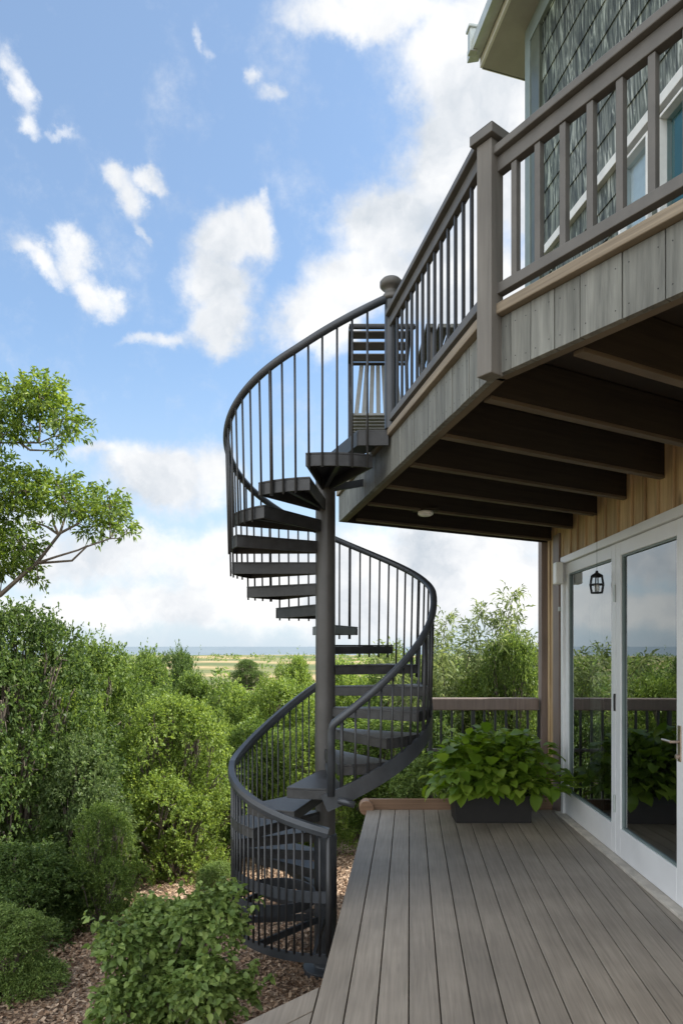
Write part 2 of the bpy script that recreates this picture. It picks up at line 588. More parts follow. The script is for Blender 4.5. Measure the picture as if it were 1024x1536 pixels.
def build_deck():
    mb = MB()
    e0 = Vector((-.1 - 3.22 * .1, 0, 0))            # left edge passes (-.1, 3.22)
    pitch, gap = .1385, .006
    for i in range(22):
        a = e0 + BS * (i * pitch + gap / 2)
        b = e0 + BS * ((i + 1) * pitch - gap / 2)
        poly = [tuple((a + BD * -2.2)[:2]), tuple((b + BD * -2.2)[:2]), tuple((b + BD * 8)[:2]), tuple((a + BD * 8)[:2])]
        poly = clip(poly, (0, 1), 6.69)
        poly = clip(poly, (1, -.027), 2.06 - 4.1 * .027 - .035)
        if len(poly) > 2:
            mb.prism(poly, -.03, 0)
    # angled wing at the left with a mitred border board
    q = Vector((-.1, 3.22, 0))
    dg = Vector((-.707, -.70, 0)).normalized()
    dn = Vector((-dg.y, dg.x, 0))
    if dn.y > 0:
        dn = -dn
    for i in range(16):
        a = q + dn * (i * pitch + gap / 2)
        b = q + dn * ((i + 1) * pitch - gap / 2)
        poly = [tuple((a - dg * 3)[:2]), tuple((b - dg * 3)[:2]), tuple((b + dg * 4.2)[:2]), tuple((a + dg * 4.2)[:2])]
        # keep what lies left of the main deck
        c = BS.x * e0.x + BS.y * e0.y - .004
        poly = clip(poly, (BS.x, BS.y), c)
        poly = clip(poly, (0, -1), 2.2)
        if len(poly) > 2:
            mb.prism(poly, -.032, -.002)
    o = mb.build('deck', M['deck'], bevel=.0025)
    o['kind'] = 'structure'
    # rim boards and joists below the boards
    u = MB()
    A = e0 + BD * 6.69
    qq = q + BS * .02
    u.bar(qq - Vector((0, 0, .15)), e0 + BS * .02 + BD * 6.66 - Vector((0, 0, .15)), .035, .235)
    u.bar(q + dn * .02 - Vector((0, 0, .155)), q + dn * .02 + dg * 4 - Vector((0, 0, .155)), .035, .235)
    u.bar((A.x, 6.655, -.16), (2.08, 6.655, -.16), .035, .22)
    for k in range(8):
        y = .3 + k * .8
        u.bar((e0.x + .1 * y + .08, y, -.11), (2.06, y, -.11), .04, .15)
    for d in (3.4, 4.6, 5.8, 6.5):
        p = e0 + BS * .1 + BD * d
        u.box(p.x, p.x + .09, p.y - .045, p.y + .045, -.95, -.04)
    u.prism([(e0.x + .02, -2.1), (2.07, -2.1), (2.07, 6.64), (e0.x + .69, 6.64)], -.205, -.19)  # added dark sheet, keeps sunlit ground from showing through the board gaps
    r = u.build('deck_substructure', M['skirt'], bevel=.003)
    r['kind'] = 'structure'


build_deck()

# raised edging board at the far end of the deck, with a bed behind
t = thing('bed_edging', 'brown timber edging board at the far end of the deck beside the planter', 'edging', (.8, 6.74, 0))
m = MB(); m.box(.27, 2.07, 6.70, 6.745, -.06, .10); m.build('edging_board', M['bedboard'], t, bevel=.006)
m = MB(); m.tube([(.245, 6.66, .02), (.245, 6.80, .02)], .072, 16); m.build('log_end', M['bedboard'], t, bevel=.006)
m = MB(); m.box(.27, 2.07, 6.75, 7.05, -.7, .03); m.build('bed_soil', M['soil'], t)

# ------------------------------------------------------------------ balcony
HJ = EYE + 1.08        # underside of the fascia and joists
HF = EYE + 1.30        # top of the fascia
HC = EYE + 1.345       # balcony floor
FAR = Vector((-.021, 5.91, 0))
BEND = Vector((.598, 2.745, 0))
RD = Vector((.42, -.64, 0)).normalized()
LD = (BEND - FAR).normalized()
REND = BEND + RD * 3.55
FARW = Vector((WALLX(7.12), 7.12, 0))
LN = Vector((-LD.y, LD.x, 0))
if LN.x > 0: LN = -LN
RN = Vector((-RD.y, RD.x, 0))
if RN.x > 0: RN = -RN

bal = thing('balcony', 'upper balcony with grey weathered fascia boards carried on dark joists', 'balcony', (BEND.x, BEND.y, HJ))
m = MB()
polyf = [tuple(p[:2]) for p in (FAR - LN * .03, BEND - LN * .03 - RN * .01, REND - RN * .03)] + [(WALLX(.3) + .4, .3), (FARW.x + .3, FARW.y + .1), (FARW.x, FARW.y)]
m.prism(polyf, HF + .005, HC - .004)
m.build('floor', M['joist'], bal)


UP = Vector((0, 0, 1))


def fascia(p0, p1, n, first=.0):
    """vertical weathered boards of uneven width along one edge"""
    m, NAILS = MB(), MB()
    d = (p1 - p0)
    L = d.length
    d.normalize()
    s = first
    random.seed(11 + int(L * 10))
    while s < L - .01:
        w = random.choice((.11, .13, .15, .165, .10))
        e = min(L, s + w)
        a, b = p0 + d * (s + .002), p0 + d * (e - .002)
        o = n * random.uniform(.0, .004)
        m.prism([tuple((a - n * .028)[:2]), tuple((b - n * .028)[:2]), tuple((b + o)[:2]), tuple((a + o)[:2])], HJ, HF)
        for zz in (.04, .175):
            for q in (a + d * .022, b - d * .022):
                q = q + o + UP * (HJ + zz + random.uniform(-.006, .006))
                NAILS.tube([q - n * .002, q + n * .0012], .0026, 6)
        s = e
    m.nails = (len(m.f), m)
    m.add(NAILS.v, NAILS.f)
    return m


for f1 in (fascia(BEND, FAR, LN), fascia(BEND, REND, RN)):
    fo = f1.build('fascia', M['fascia'], bal, bevel=.002)
    fo.data.materials.append(M['black_metal'])
    for pg in list(fo.data.polygons)[f1.nails[0]:]:
        pg.material_index = 1
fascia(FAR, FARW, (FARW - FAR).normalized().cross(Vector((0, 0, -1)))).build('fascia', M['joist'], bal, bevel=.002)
# tan floor edge
for a, b, n in ((FAR - LD * .012, BEND + LN * .012, LN), (BEND + RN * .012, REND, RN)):
    m = MB()
    off = n * -.035
    m.bar(a + off + Vector((0, 0, (HF + .0025 + HC) / 2)), b + off + Vector((0, 0, (HF + .0025 + HC) / 2)), .115, HC - HF - .0025)
    m.build('floor_edge', M['cap'], bal, bevel=.004)
# bottom lip strip under the fascia, tan colour standing in for light from below
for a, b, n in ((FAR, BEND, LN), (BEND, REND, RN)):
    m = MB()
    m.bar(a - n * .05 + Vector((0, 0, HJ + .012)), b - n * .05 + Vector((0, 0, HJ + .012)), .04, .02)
    m.build('fascia_bounce_lip', M['bounce_strip'], bal)
# joists
JL = [(519, 779), (543, 756), (570, 730), (605, 697), (650, 654), (715, 597), (850, 525)]
for i, (x, y) in enumerate(JL):
    D = 1.08 * F / (HZ - y)
    p = Vector(((x - 512) / F * D, D, HJ))
    jd = (FARW - FAR).normalized()
    if i == 0:
        p += jd * .05
    tt = (WALLX(p.y) - p.x) / (jd.x - .027 * jd.y)
    q = p + jd * tt
    m = MB()
    m.bar(p + jd * .05 + Vector((0, 0, .118)), q + Vector((0, 0, .118)), .045, .20)
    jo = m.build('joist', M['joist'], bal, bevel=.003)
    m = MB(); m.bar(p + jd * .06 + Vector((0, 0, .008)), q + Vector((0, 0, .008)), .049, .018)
    la_ = m.build('bounce_strip', M['bounce_strip'], jo, bevel=.002); la_.location = (0, 0, 0)  # added strip, bounce light on the joist bottom painted as lighter tan
for k in range(3):
    jd = (FARW - FAR).normalized()
    p = BEND + RD * (1.05 + k * .8) + Vector((0, 0, HJ + .118))
    m = MB()
    tt = (WALLX(p.y) - p.x) / (jd.x - .027 * jd.y)
    if tt > .2:
        m.bar(p + jd * .08, p + jd * tt, .045, .20)
        m.build('joist', M['joist'], bal, bevel=.003)

# ceiling light under the joists
p = at(638, 764, 1.08 * F / (HZ - 767))
t = thing('ceiling_light', 'round white flush light under the dark balcony joists', 'light fitting', (p.x, p.y, HJ - .03))
m = MB(); m.lathe((p.x, p.y, HJ - .03), [(.055, .03), (.062, .022), (.06, .004)], 28); m.build('rim', M['plastic'], t, smooth=True)
m = MB(); m.lathe((p.x, p.y, HJ - .036), [(.052, .011), (.05, .003), (.035, -.002)], 28); m.build('diffuser', M['plastic'], t, smooth=True)
m = MB(); m.box(p.x - .1, p.x + .1, p.y - .045, p.y + .045, HJ, HJ + .02); m.build('mounting_block', M['joist'], t)

# ------------------------------------------------------------------ balcony railing
rl = thing('balcony_railing', 'taupe balcony railing with capped corner post and slim balusters', 'railing', (BEND.x, BEND.y, HC))
UP = Vector((0, 0, 1))
# corner post, bolted outside the fascia
PC = BEND + Vector((-.010, -.040, 0))
ang = math.atan2(LD.y, LD.x)


def sq(c, h, a):
    return [(c.x + h * math.cos(a + PI / 4 + k * PI / 2) * 1.4142, c.y + h * math.sin(a + PI / 4 + k * PI / 2) * 1.4142) for k in range(4)]


pa = math.atan2(-1, -.25) - PI / 4 + .12
m = MB(); m.prism(sq(PC, .037, pa), HJ - .012, EYE + 1.985); po = m.build('post', M['post'], rl, bevel=.004)
m = MB()
m.prism(sq(PC, .057, pa), EYE + 1.987, EYE + 2.025)
c1, c2 = sq(PC, .057, pa), sq(PC, .03, pa)
m.add([(*p, EYE + 2.0255) for p in c1] + [(*p, EYE + 2.047) for p in c2], [(0, 1, 5, 4), (1, 2, 6, 5), (2, 3, 7, 6), (3, 0, 4, 7), (4, 5, 6, 7)])
m.build('post_cap', M['rail'], rl, bevel=.003)


def rails(p0, p1, ztop, nb, s0, step, thick, bw):
    d = (p1 - p0).normalized()
    m = MB()
    m.bar(p0 + UP * (ztop - .016), p1 + UP * (ztop - .016), .085, .032)
    m.build('top_rail', M['rail'], rl, bevel=.004)
    m = MB(); m.bar(p0 + UP * (ztop - .063), p1 + UP * (ztop - .063), thick, .058); m.build('sub_rail', M['rail'], rl, bevel=.003)
    m = MB(); m.bar(p0 + UP * (EYE + 1.405), p1 + UP * (EYE + 1.405), thick, .042); m.build('bottom_rail', M['rail'], rl, bevel=.003)
    for k in range(nb):
        q = p0 + d * (s0 + k * step)
        m = MB(); m.bar(q + UP * (EYE + 1.427), q + UP * (ztop - .093), bw, bw, up=d); m.build('baluster', M['rail'] if bw > .02 else M['baluster'], rl, bevel=.002)


rails(BEND + RD * .03 + RN * .008, REND, EYE + 1.955, 24, .112, .1135, .038, .026)
NEW = FAR + LD * ((FAR - BEND).length - 1.53)
NEW = BEND - LD * 1.50
rails(BEND - LD * .03 + LN * .008, NEW + LD * .03 + LN * .008, EYE + 2.055, 15, .05, .097, .034, .015)
# newel with round cap at the stair opening
NC = NEW + LN * .004
m = MB(); m.tube([NC + UP * HC, NC + UP * (EYE + 2.15)], .040, 20); m.build('post', M['steel'], rl, smooth=False)
m = MB(); m.lathe((NC.x, NC.y, EYE + 2.15), [(.05, -.012), (.056, 0), (.05, .02), (.04, .03), (.04, .055), (.058, .062), (.07, .075), (.07, .10), (.055, .117), (.0, .122)], 28)
m.build('post_cap', M['rail'], rl, smooth=True)

# ------------------------------------------------------------------ spiral staircase
SX, SY = -.115, 4.9
RO, RH, RP = .705, .735, .071
N0, DA, DZ = math.radians(-62), math.radians(26.3), .148
ZT = lambda k: HC - DZ * k
GB = -2.3 + EYE        # stair base


def pol(r, a, z):
    return Vector((SX + (.035 if r > .5 else 0) + r * math.cos(a), SY + r * math.sin(a), z))


st = thing('spiral_staircase', 'dark grey steel spiral staircase winding round a pole up to the balcony', 'staircase', (SX, SY, GB))
m = MB(); m.tube([(SX, SY, GB), (SX, SY, EYE + 1.27)], RP, 32)
m.build('centre_pole', M['steel_pole'], st, smooth=False, bevel=.004)
m = MB(); m.lathe((SX, SY, GB), [(.16, -.05), (.16, .012), (.085, .02), (.082, .03), (.082, .95), (.073, .96)], 28); m.build('pole_foot', M['steel'], st, bevel=.003)


def arc(r, a0, a1, z0, z1, n):
    return [pol(r, a0 + (a1 - a0) * i / n, z0 + (z1 - z0) * i / n) for i in range(n + 1)]


def make_tread(k, th=.03, lip=None):
    lip = .072 if k < 8 else .056
    a = N0 - DA * k + (.07 if k == 1 else 0)
    h = DA * (.66 if k == 1 else .58)
    z = ZT(k)
    m = MB()
    n = 8
    oa = [a - h + 2 * h * i / n for i in range(n + 1)]
    # top plate
    ip = [(.0675 * math.cos(x) + SX, .0675 * math.sin(x) + SY) for x in (a + h * 1.6, a, a - h * 1.6)]
    poly = [tuple(pol(RO, x, 0)[:2]) for x in oa] + ip
    m.prism(poly, z - .012, z)
    # pan lips: outer arc, front edge, rear edge
    prof = [(-.006, -lip + .0), (.006, -lip), (.006, -.001), (-.006, -.001)]
    m.sweep([pol(RO - .007, x, z - .012) for x in oa], [(p, q) for p, q in prof])
    for s in (-1, 1):
        i0 = Vector((SX + RP * .95 * math.cos(a + s * h * 1.4), SY + RP * .95 * math.sin(a + s * h * 1.4), z - .0125 - lip / 2))
        o0 = pol(RO - .014, a + s * (h - .012), z - .0125 - lip / 2)
        m.bar(i0, o0, .012, lip)
    # underside stiffener
    m.bar(pol(RP * .96, a, z - .045), pol(RO - .03, a, z - .035), .03, .05)
    o = m.build('tread', M['tread'], st, bevel=.002)
    return o


for k in range(1, 22):
    make_tread(k)
# landing plate that joins the balcony edge
a0 = N0
m = MB()
pb = [pol(.07, N0 - .55, 0), pol(RO, N0 - DA * .5, 0), NEW - LD * -.0 + LN * .02, NEW - LD * .42 + LN * .012, pol(.07, N0 + 1.1, 0)]
m.prism([tuple(p[:2]) for p in pb], HC - .02, HC - .004)
for p, q in ((pb[1], pb[2]), (pb[0], pb[1])):
    m.bar(p + UP * (HC - .062), q + UP * (HC - .062), .012, .083)
m.build('landing', M['tread'], st, bevel=.002)


def hand_z(a):      # height of the handrail above the floor at helix angle a (descending)
    d = math.degrees(N0 - a)       # degrees travelled from the top
    z = EYE + 2.075 - .00565 * d
    z += .09 * max(0, 1 - d / 45) ** 1.3
    if d > 298:                     # steeper last quarter turn
        z -= (d - 298) * .0042
    return z


PROF = [(.021 * math.cos(x) * (1.15 if abs(math.cos(x)) > .5 else 1), .024 * math.sin(x)) for x in [2 * PI * i / 12 for i in range(12)]]
AE = math.radians(-447)
A_BL = math.radians(35)


def rail_pt(a):
    p = pol(RH, a, hand_z(a))
    u = min(1, (N0 - a) / A_BL)
    if u < 1:
        off = Vector((NC.x, NC.y, 0)) - pol(RH, N0, 0)
        p += off * (1 - u) ** 2
    return p


nst = 150
pts = [Vector((NC.x + .01, NC.y - .01, EYE + 2.165))] + [rail_pt(N0 + (AE - N0) * i / nst) for i in range(nst + 1)]
e = pts[-1]
pts += [e + Vector((-.012, .004, -.02)), e + Vector((-.02, .008, -.05)), e + Vector((-.022, .01, -.10)), e + Vector((-.022, .01, -.45))]
m = MB(); m.tube(pts, .0245, 12); m.build('handrail', M['steel'], st, smooth=True)

# balusters of the upper helix
a = N0 - DA * .15
i = 0
while True:
    i += 1
    a -= DA / 3.9
    if a < AE + .02:
        break
    kk = (N0 - a) / DA
    k = max(1, round(kk))
    zb = ZT(k) - .10
    if math.degrees(N0 - a) > 285:
        zb = ZT(kk) - .12
    m = MB()
    w = .0072 if i % 8 else .0115
    tp_ = rail_pt(a)
    bt_ = pol(RO + .010, a, zb)
    if N0 - a < A_BL:
        bt_ = Vector((tp_.x, tp_.y, max(zb, HC - .30)))
    m.tube([bt_, tp_ - UP * .012], w, 8)
    m.build('baluster', M['baluster'], st, smooth=True)
# outer stringer band of the lower right quarter
m = MB()
s0, s1 = math.radians(-335), math.radians(-452)
n = 50
band = []
for i in range(n + 1):
    a = s0 + (s1 - s0) * i / n
    kk = (N0 - a) / DA
    band.append(pol(RO + .014, a, ZT(kk) - .115))
m.sweep(band, [(-.01, -.052), (.01, -.052), (.01, .052), (-.01, .052)])
m.build('stringer', M['steel'], st)
m = MB()
eb = band[-1]
m.tube([(SX + .02, SY - .1, eb.z + .13), (SX + .06, SY - .4, eb.z + .05), pol(RO + .03, math.radians(-84), eb.z + .02), pol(RO + .06, math.radians(-78), eb.z + .0)], .022, 10)
m.build('kick_tube', M['steel'], st, smooth=True)

# lower guard: rail from behind the pole round the left to the front, bars down to the foot ring
def low_z(u):        # u 0 behind, 1 front
    return EYE + (-.27 - .58 * math.sin(min(1, u / .55) * PI / 2) ** 1.15 - max(0, (u - .5) / .5) * .30)


LR = .70
la = lambda u: math.radians(92 + 178 * u)
pts = [pol(LR, la(i / 70), low_z(i / 70)) for i in range(71)]
m = MB(); m.sweep(pts, [(-.02, -.03), (.02, -.03), (.026, 0), (.02, .03), (-.02, .03), (-.026, 0)]); m.build('guard_rail', M['steel'], st, smooth=False, bevel=.004)
nl = 40
ZB = EYE - 1.93
for i in range(nl + 1):
    u = i / nl
    w = .006 if u < .5 else .0074
    if i in (20, nl):
        w = .017
    m = MB(); m.tube([pol(LR - .004, la(u), ZB + .02), pol(LR - .002, la(u), low_z(u) - .02)], w, 8); m.build('baluster', M['baluster'], st, smooth=True)
for z, h in ((EYE - 1.55, .035), (ZB, .028)):
    m = MB()
    m.sweep([pol(LR - .012, la(i / 60), z) for i in range(61)], [(-.007, -h), (.007, -h), (.007, h), (-.007, h)])
    m.build('ring', M['steel'], st)
m = MB()
m.sweep([pol(.30, 0, 0) * 0 + Vector((SX - .33 + .26 * math.cos(2 * PI * i / 48), SY - .25 + .26 * math.sin(2 * PI * i / 48), EYE - 1.70)) for i in range(48)], [(-.007, -.035), (.007, -.035), (.007, .035), (-.007, .035)], close=True)
m.build('ring', M['steel'], st)
for ad in (95, 140, 185, 225, 262):
    m = MB(); m.bar(pol(.09, math.radians(ad), ZB - .01), pol(LR - .02, math.radians(ad), ZB - .01), .02, .045)
    m.build('spoke', M['steel'], st)
# bracket that ties the pole to the balcony
m = MB()
m.bar((SX, SY, EYE + 1.13), (.16, 5.0, EYE + 1.2), .03, .05)
m.build('bracket', M['steel'], st)

# ------------------------------------------------------------------ house, lower storey
WD = Vector((.027, 1, 0)).normalized()
WN = Vector((-1, .027, 0)).normalized()


def wp(d, z=0, off=0):
    return Vector((WALLX(d), d, z)) + WN * off


hs = thing('house', 'timber house with tan boards below and grey green shingles above', 'house', (WALLX(5), 5, 0))
DOOR0, DOOR1, DOOR2, DOOR3 = 6.47, 5.19, 4.10, 3.0
DH = EYE + .85
# board wall: vertical boards above and beside the door
m = MB()
random.seed(5)


def boards(m, d0, d1, z0, z1):
    d = d0
    i = 0
    while d < d1 - .01:
        w = random.choice((.2, .23, .26))
        e = min(d1, d + w)
        o = random.uniform(0, .006)
        a, b = wp(d + .002), wp(e - .002)
        m.prism([tuple((a - WN * .03)[:2]), tuple((b - WN * .03)[:2]), tuple((b + WN * o)[:2]), tuple((a + WN * o)[:2])], z0, z1)
        # batten over the joint
        a, b = wp(e - .016), wp(e + .016)
        if e < d1 - .05:
            m.prism([tuple((a + WN * .004)[:2]), tuple((b + WN * .004)[:2]), tuple((b + WN * .022)[:2]), tuple((a + WN * .022)[:2])], z0, z1)
        d = e


boards(m, -1.5, DOOR0 + .06, DH + .002, HF)
boards(m, DOOR0 + .062, 7.08, -.2, HF)
boards(m, -1.5, DOOR3 - .06, -.2, DH)
m.build('board_wall', M['board_wall'], hs, bevel=.003)
# inner shell
m = MB()
m.box(5.4, 5.5, -1.5, 7.0, -.3, HF)                         # room back wall
m.box(2.3, 5.4, 6.93, 7.02, -.3, HF)
m.box(2.3, 5.4, -1.5, -1.4, -.3, HF)
m.box(2.13, 5.5, -1.5, 7.02, HF - .12, HF)                   # ceiling
m.build('inner_wall', M['interior'], hs)
m = MB(); m.box(2.12, 5.4, -1.4, 6.93, -.3, -.005); m.build('inner_floor', M['interior_floor'], hs)
# corner post
m = MB()
c = wp(7.18)
m.box(c.x - .068, c.x + .05, 7.085, 7.21, -.75, HF - .005)
m.build('corner_post', M['brown_trim'], hs, bevel=.005)
m = MB()
a, b = wp(6.60, off=.024), wp(6.78, off=.024)
m.prism([tuple(wp(6.60, off=.008)[:2]), tuple(wp(6.80, off=.008)[:2]), tuple(wp(6.80, off=.028)[:2]), tuple(wp(6.60, off=.028)[:2])], -.1, HF - .2)
m.build('trim_board', M['brown_trim'], hs, bevel=.003)


def wall_box(m, d0, d1, z0, z1, o0, o1):
    m.prism([tuple(wp(d0, off=o0)[:2]), tuple(wp(d1, off=o0)[:2]), tuple(wp(d1, off=o1)[:2]), tuple(wp(d0, off=o1)[:2])], z0, z1)


# door frame and sill
m = MB()
wall_box(m, DOOR0 - .002, DOOR0 + .06, .0, DH, -.08, .03)
wall_box(m, DOOR3 - .06, DOOR3 + .002, .0, DH, -.08, .03)
wall_box(m, DOOR3 - .06, DOOR0 + .06, DH - .065, DH - .0005, -.078, .034)
m.build('door_frame', M['white'], hs, bevel=.004)
m = MB()
wall_box(m, DOOR3 - .3, DOOR0 + .09, -.02, .018, -.1, .075)
m.build('door_sill', M['sill'], hs, bevel=.004)


def leaf(d_far, d_near, handle=False, mullion=True):
    top, bot = DH - .068, .022
    g = .004
    d0, d1 = d_near + g, d_far - g
    sw, tr, br = .088, .10, .215
    m = MB()
    wall_box(m, d0, d0 + sw, bot, top, -.04, .006)
    wall_box(m, d1 - sw, d1, bot, top, -.04, .006)
    wall_box(m, d0 + sw, d1 - sw, top - tr, top, -.04, .006)
    wall_box(m, d0 + sw, d1 - sw, bot, bot + br, -.04, .006)
    lf = m.build('patio_door', M['white'], hs, bevel=.003)

    def sub(mb, name, mat, bevel=0):
        o = mb.build(name, mat, lf, bevel=bevel)
        o.location = (0, 0, 0)
        return o
    m = MB()
    iw = .014
    for (x0, x1, z0, z1) in ((d0 + sw, d0 + sw + iw, bot + br, top - tr), (d1 - sw - iw, d1 - sw, bot + br, top - tr),
                             (d0 + sw + iw, d1 - sw - iw, top - tr - iw, top - tr), (d0 + sw + iw, d1 - sw - iw, bot + br, bot + br + iw)):
        wall_box(m, x0, x1, z0, z1, -.033, -.006)
    sub(m, 'bead', M['corner'])
    m = MB()
    a, b = d0 + sw, d1 - sw
    p, q = wp(a, off=-.02), wp(b, off=-.02)
    m.add([(p.x, p.y, bot + br), (q.x, q.y, bot + br), (q.x, q.y, top - tr), (p.x, p.y, top - tr)], [(3, 2, 1, 0)])
    sub(m, 'pane', M['glass'])
    if handle:
        m = MB()
        hd = d0 + sw * .5
        wall_box(m, hd - .02, hd + .02, .90, 1.12, .006, .013)
        p = wp(hd, 1.02, .013)
        m.tube([p, p + WN * .05], .009, 10)
        m.tube([p + WN * .05 - WD * .005, p + WN * .052 + WD * .11], .0095, 10, .008)
        p = wp(hd, .93, .013)
        m.tube([p, p + WN * .02], .014, 12)
        sub(m, 'handle', M['brass'], .002)
    else:
        m = MB()
        hd = d0 + .03
        for z in (.35, 1.12, 1.95):
            m = MB()
            wall_box(m, hd - .022, hd + .0, z, z + .11, .006, .012)
            p = wp(hd - .026, z - .01, .012)
            m.tube([p, p + UP * .13], .008, 8)
            sub(m, 'hinge', M['black_metal' if z == 1.12 else 'gutter'])
    return lf


leaf(DOOR0, DOOR1)
leaf(DOOR1, DOOR2, handle=True)
leaf(DOOR2, DOOR3)
# curtain inside, left
cu = MB()
pp = []
for i in range(40):
    d = 6.42 - i * .008
    pp.append(wp(d, 0, -.22 - .02 * math.sin(i * 1.1)))
n = len(pp)
cu.add([(p.x, p.y, .05) for p in pp] + [(p.x, p.y, 2.4) for p in pp], [(i, i + 1, n + i + 1, n + i) for i in range(n - 1)])
co = cu.build('curtain', M['curtain'], smooth=True)
tag(co, 'pale curtain hanging inside the left glass door', 'curtain')

# wall sensor beside the door head
p = wp(6.60, 0, .03)
t = thing('wall_lamp', 'small white wall lamp box beside the top of the door frame', 'wall lamp', (p.x, p.y, 2.2))
m = MB()
wall_box(m, 6.42, 6.53, 2.19, 2.40, .0345, .105); m.build('housing', M['plastic'], t, bevel=.012)
m = MB(); q = wp(6.56, 2.22, .06)
m.tube([q + UP * .10, q + WD * .025 + UP * .06, q + WD * .03 - UP * .0], .012, 8); m.build('bracket', M['plastic'], t)
m = MB(); wall_box(m, 6.535, 6.56, 1.94, 1.98, .029, .045)
tag(m.build('bell_push', M['gutter'], bevel=.003), 'tiny metal bell push on the white door jamb', 'bell')

# lantern hung before the left pane
c = at(893, 877, 5.43)
c.x = WALLX(c.y) - .066
c.x -= 0
t = thing('lantern', 'black wire cage lantern hanging before the left glass door', 'lantern', tuple(c))
m = MB()
h = .065
for z in (-h, 0, h):
    k = .045 if z else .056
    m.sweep([c + Vector((k * math.cos(2 * PI * i / 6), k * math.sin(2 * PI * i / 6), z)) for i in range(6)], [(-.004, -.006), (.004, -.006), (.004, .006), (-.004, .006)], close=True)
for i in range(6):
    a = 2 * PI * i / 6
    m.tube([c + Vector((.045 * math.cos(a), .045 * math.sin(a), -h)), c + Vector((.056 * math.cos(a), .056 * math.sin(a), 0)), c + Vector((.045 * math.cos(a), .045 * math.sin(a), h))], .005, 6)
m.lathe(tuple(c + UP * h), [(.05, 0), (.042, .012), (.012, .03), (.01, .045)], 12)
m.build('cage', M['black_metal'], t)
m = MB(); m.tube([c + UP * (h + .04), Vector((c.x, c.y, HJ + .05))], .0014, 6); m.build('cord', M['black_metal'], t)
m = MB(); m.lathe(tuple(c - UP * .05), [(.02, 0), (.02, .06), (.0, .062)], 12); m.build('candle', M['plastic'], t)

# ------------------------------------------------------------------ house, upper storey
UC = Vector((1.629, 5.85, 0))
UD = Vector((.154, -1, 0)).normalized()         # along the wall, towards the camera
UNn = Vector((-UD.y, UD.x, 0))
if UNn.x > 0: UNn = -UNn
ZS = EYE + 5.29
ULEN = 6.6
ang_u = math.atan2(UD.y, UD.x)


def up(s, o=0):
    return UC + UD * s + UNn * o


# windows along the wall: (s0, s1, z0, z1)
BAND = EYE + 3.20
WINS = [(1.44, 1.72, HC + .6, BAND - .10), (1.86, 2.36, HC + .5, BAND - .10), (2.6, 3.5, HC + .5, BAND - .1)]
m = MB()
dz = .235
z = HC + .01
sh = .022


def course(m, s0, s1, z0, z1):
    if s1 - s0 < .02:
        return
    a0, a1 = (s0, 0), (s1, 0)
    vs = []
    for s in (s0, s1):
        for (o, zz) in ((-.03, z0), (sh, z0), (.012, z1 + .02), (-.03, z1 + .02)):
            vs.append((s, o, zz))
    m.add(vs, [(0, 3, 2, 1), (4, 5, 6, 7), (0, 1, 5, 4), (1, 2, 6, 5), (2, 3, 7, 6), (3, 0, 4, 7)])


while z < ZS - .02:
    z1 = min(z + dz, ZS)
    if abs((z + z1) / 2 - BAND) < .0:
        z = z1
        continue
    segs = [(.235, ULEN)]
    for w0, w1, y0, y1 in WINS:
        if y1 > z + .02 and y0 < z1 - .02:
            ns = []
            for a, b in segs:
                if w0 > a and w1 < b:
                    ns += [(a, w0 - .021), (w1 + .021, b)]
                else:
                    ns.append((a, b))
            segs = ns
    for a, b in segs:
        course(m, a, b, z, z1)
    z = z1
# local frame: x along the wall, y outwards
o = m.build('shingle_wall', M['shingle'])
o.parent = hs
# frame with x=UD, y=UNn: left-handed or right-handed?
hand = 1 if UD.cross(UNn).z > 0 else -1
if hand < 0:
    me = o.data
    for v_ in me.vertices:
        v_.co.y = -v_.co.y
    me.flip_normals()
o.rotation_euler = (0, 0, ang_u)
o.location = UC - Vector(hs['_o'])


def ubox(m, s0, s1, z0, z1, o0, o1):
    m.prism([tuple(up(s0, o0)[:2]), tuple(up(s1, o0)[:2]), tuple(up(s1, o1)[:2]), tuple(up(s0, o1)[:2])], z0, z1)


m = MB(); ubox(m, -.03, .068, HC, ZS, -.1, .05); m.build('corner_board', M['corner'], hs, bevel=.004)
m = MB(); ubox(m, .0685, .234, HC, ZS - .161, -.1, .042); m.build('corner_trim', M['olive_trim'], hs, bevel=.004)
m = MB(); ubox(m, .2355, ULEN, BAND - .034, BAND + .034, -.01, .055); m.build('belt_trim', M['white_trim'], hs, bevel=.004)
m = MB(); ubox(m, .0685, ULEN, ZS - .16, ZS - .001, -.01, .05); m.build('frieze', M['corner'], hs, bevel=.004)
# solid core and far gable wall
m = MB()
core = [tuple(up(.06, -.05)[:2]), tuple(up(ULEN, -.05)[:2]), (7.0, up(ULEN).y), (7.0, 5.80)]
m.prism(core, HF + .01, ZS)
m.build('core_wall', M['corner'], hs)
for w0, w1, y0, y1 in WINS:
    m = MB()
    for (a, b, c_, d_) in ((w0 - .02, w0, y0 - .02, y1 + .02), (w1, w1 + .02, y0 - .02, y1 + .02), (w0, w1, y1, y1 + .02), (w0, w1, y0 - .02, y0)):
        ubox(m, a, b, c_, d_, -.045, .05)
    wn = m.build('window', M['white_trim'], hs, bevel=.004)
    m = MB()
    p, q = up(w0, .0), up(w1, .0)
    m.add([(p.x, p.y, y0), (q.x, q.y, y0), (q.x, q.y, y1), (p.x, p.y, y1)], [(0, 1, 2, 3)])
    g = m.build('pane', M['teal_glass'], wn)
    g.location = (0, 0, 0)
    m = MB()
    ubox(m, w0, w1, y0, y1, -.044, -.03)
    g = m.build('blind', M['pale_blind'] if w0 < 1.5 else M['teal_blind'], wn)
    g.location = (0, 0, 0)
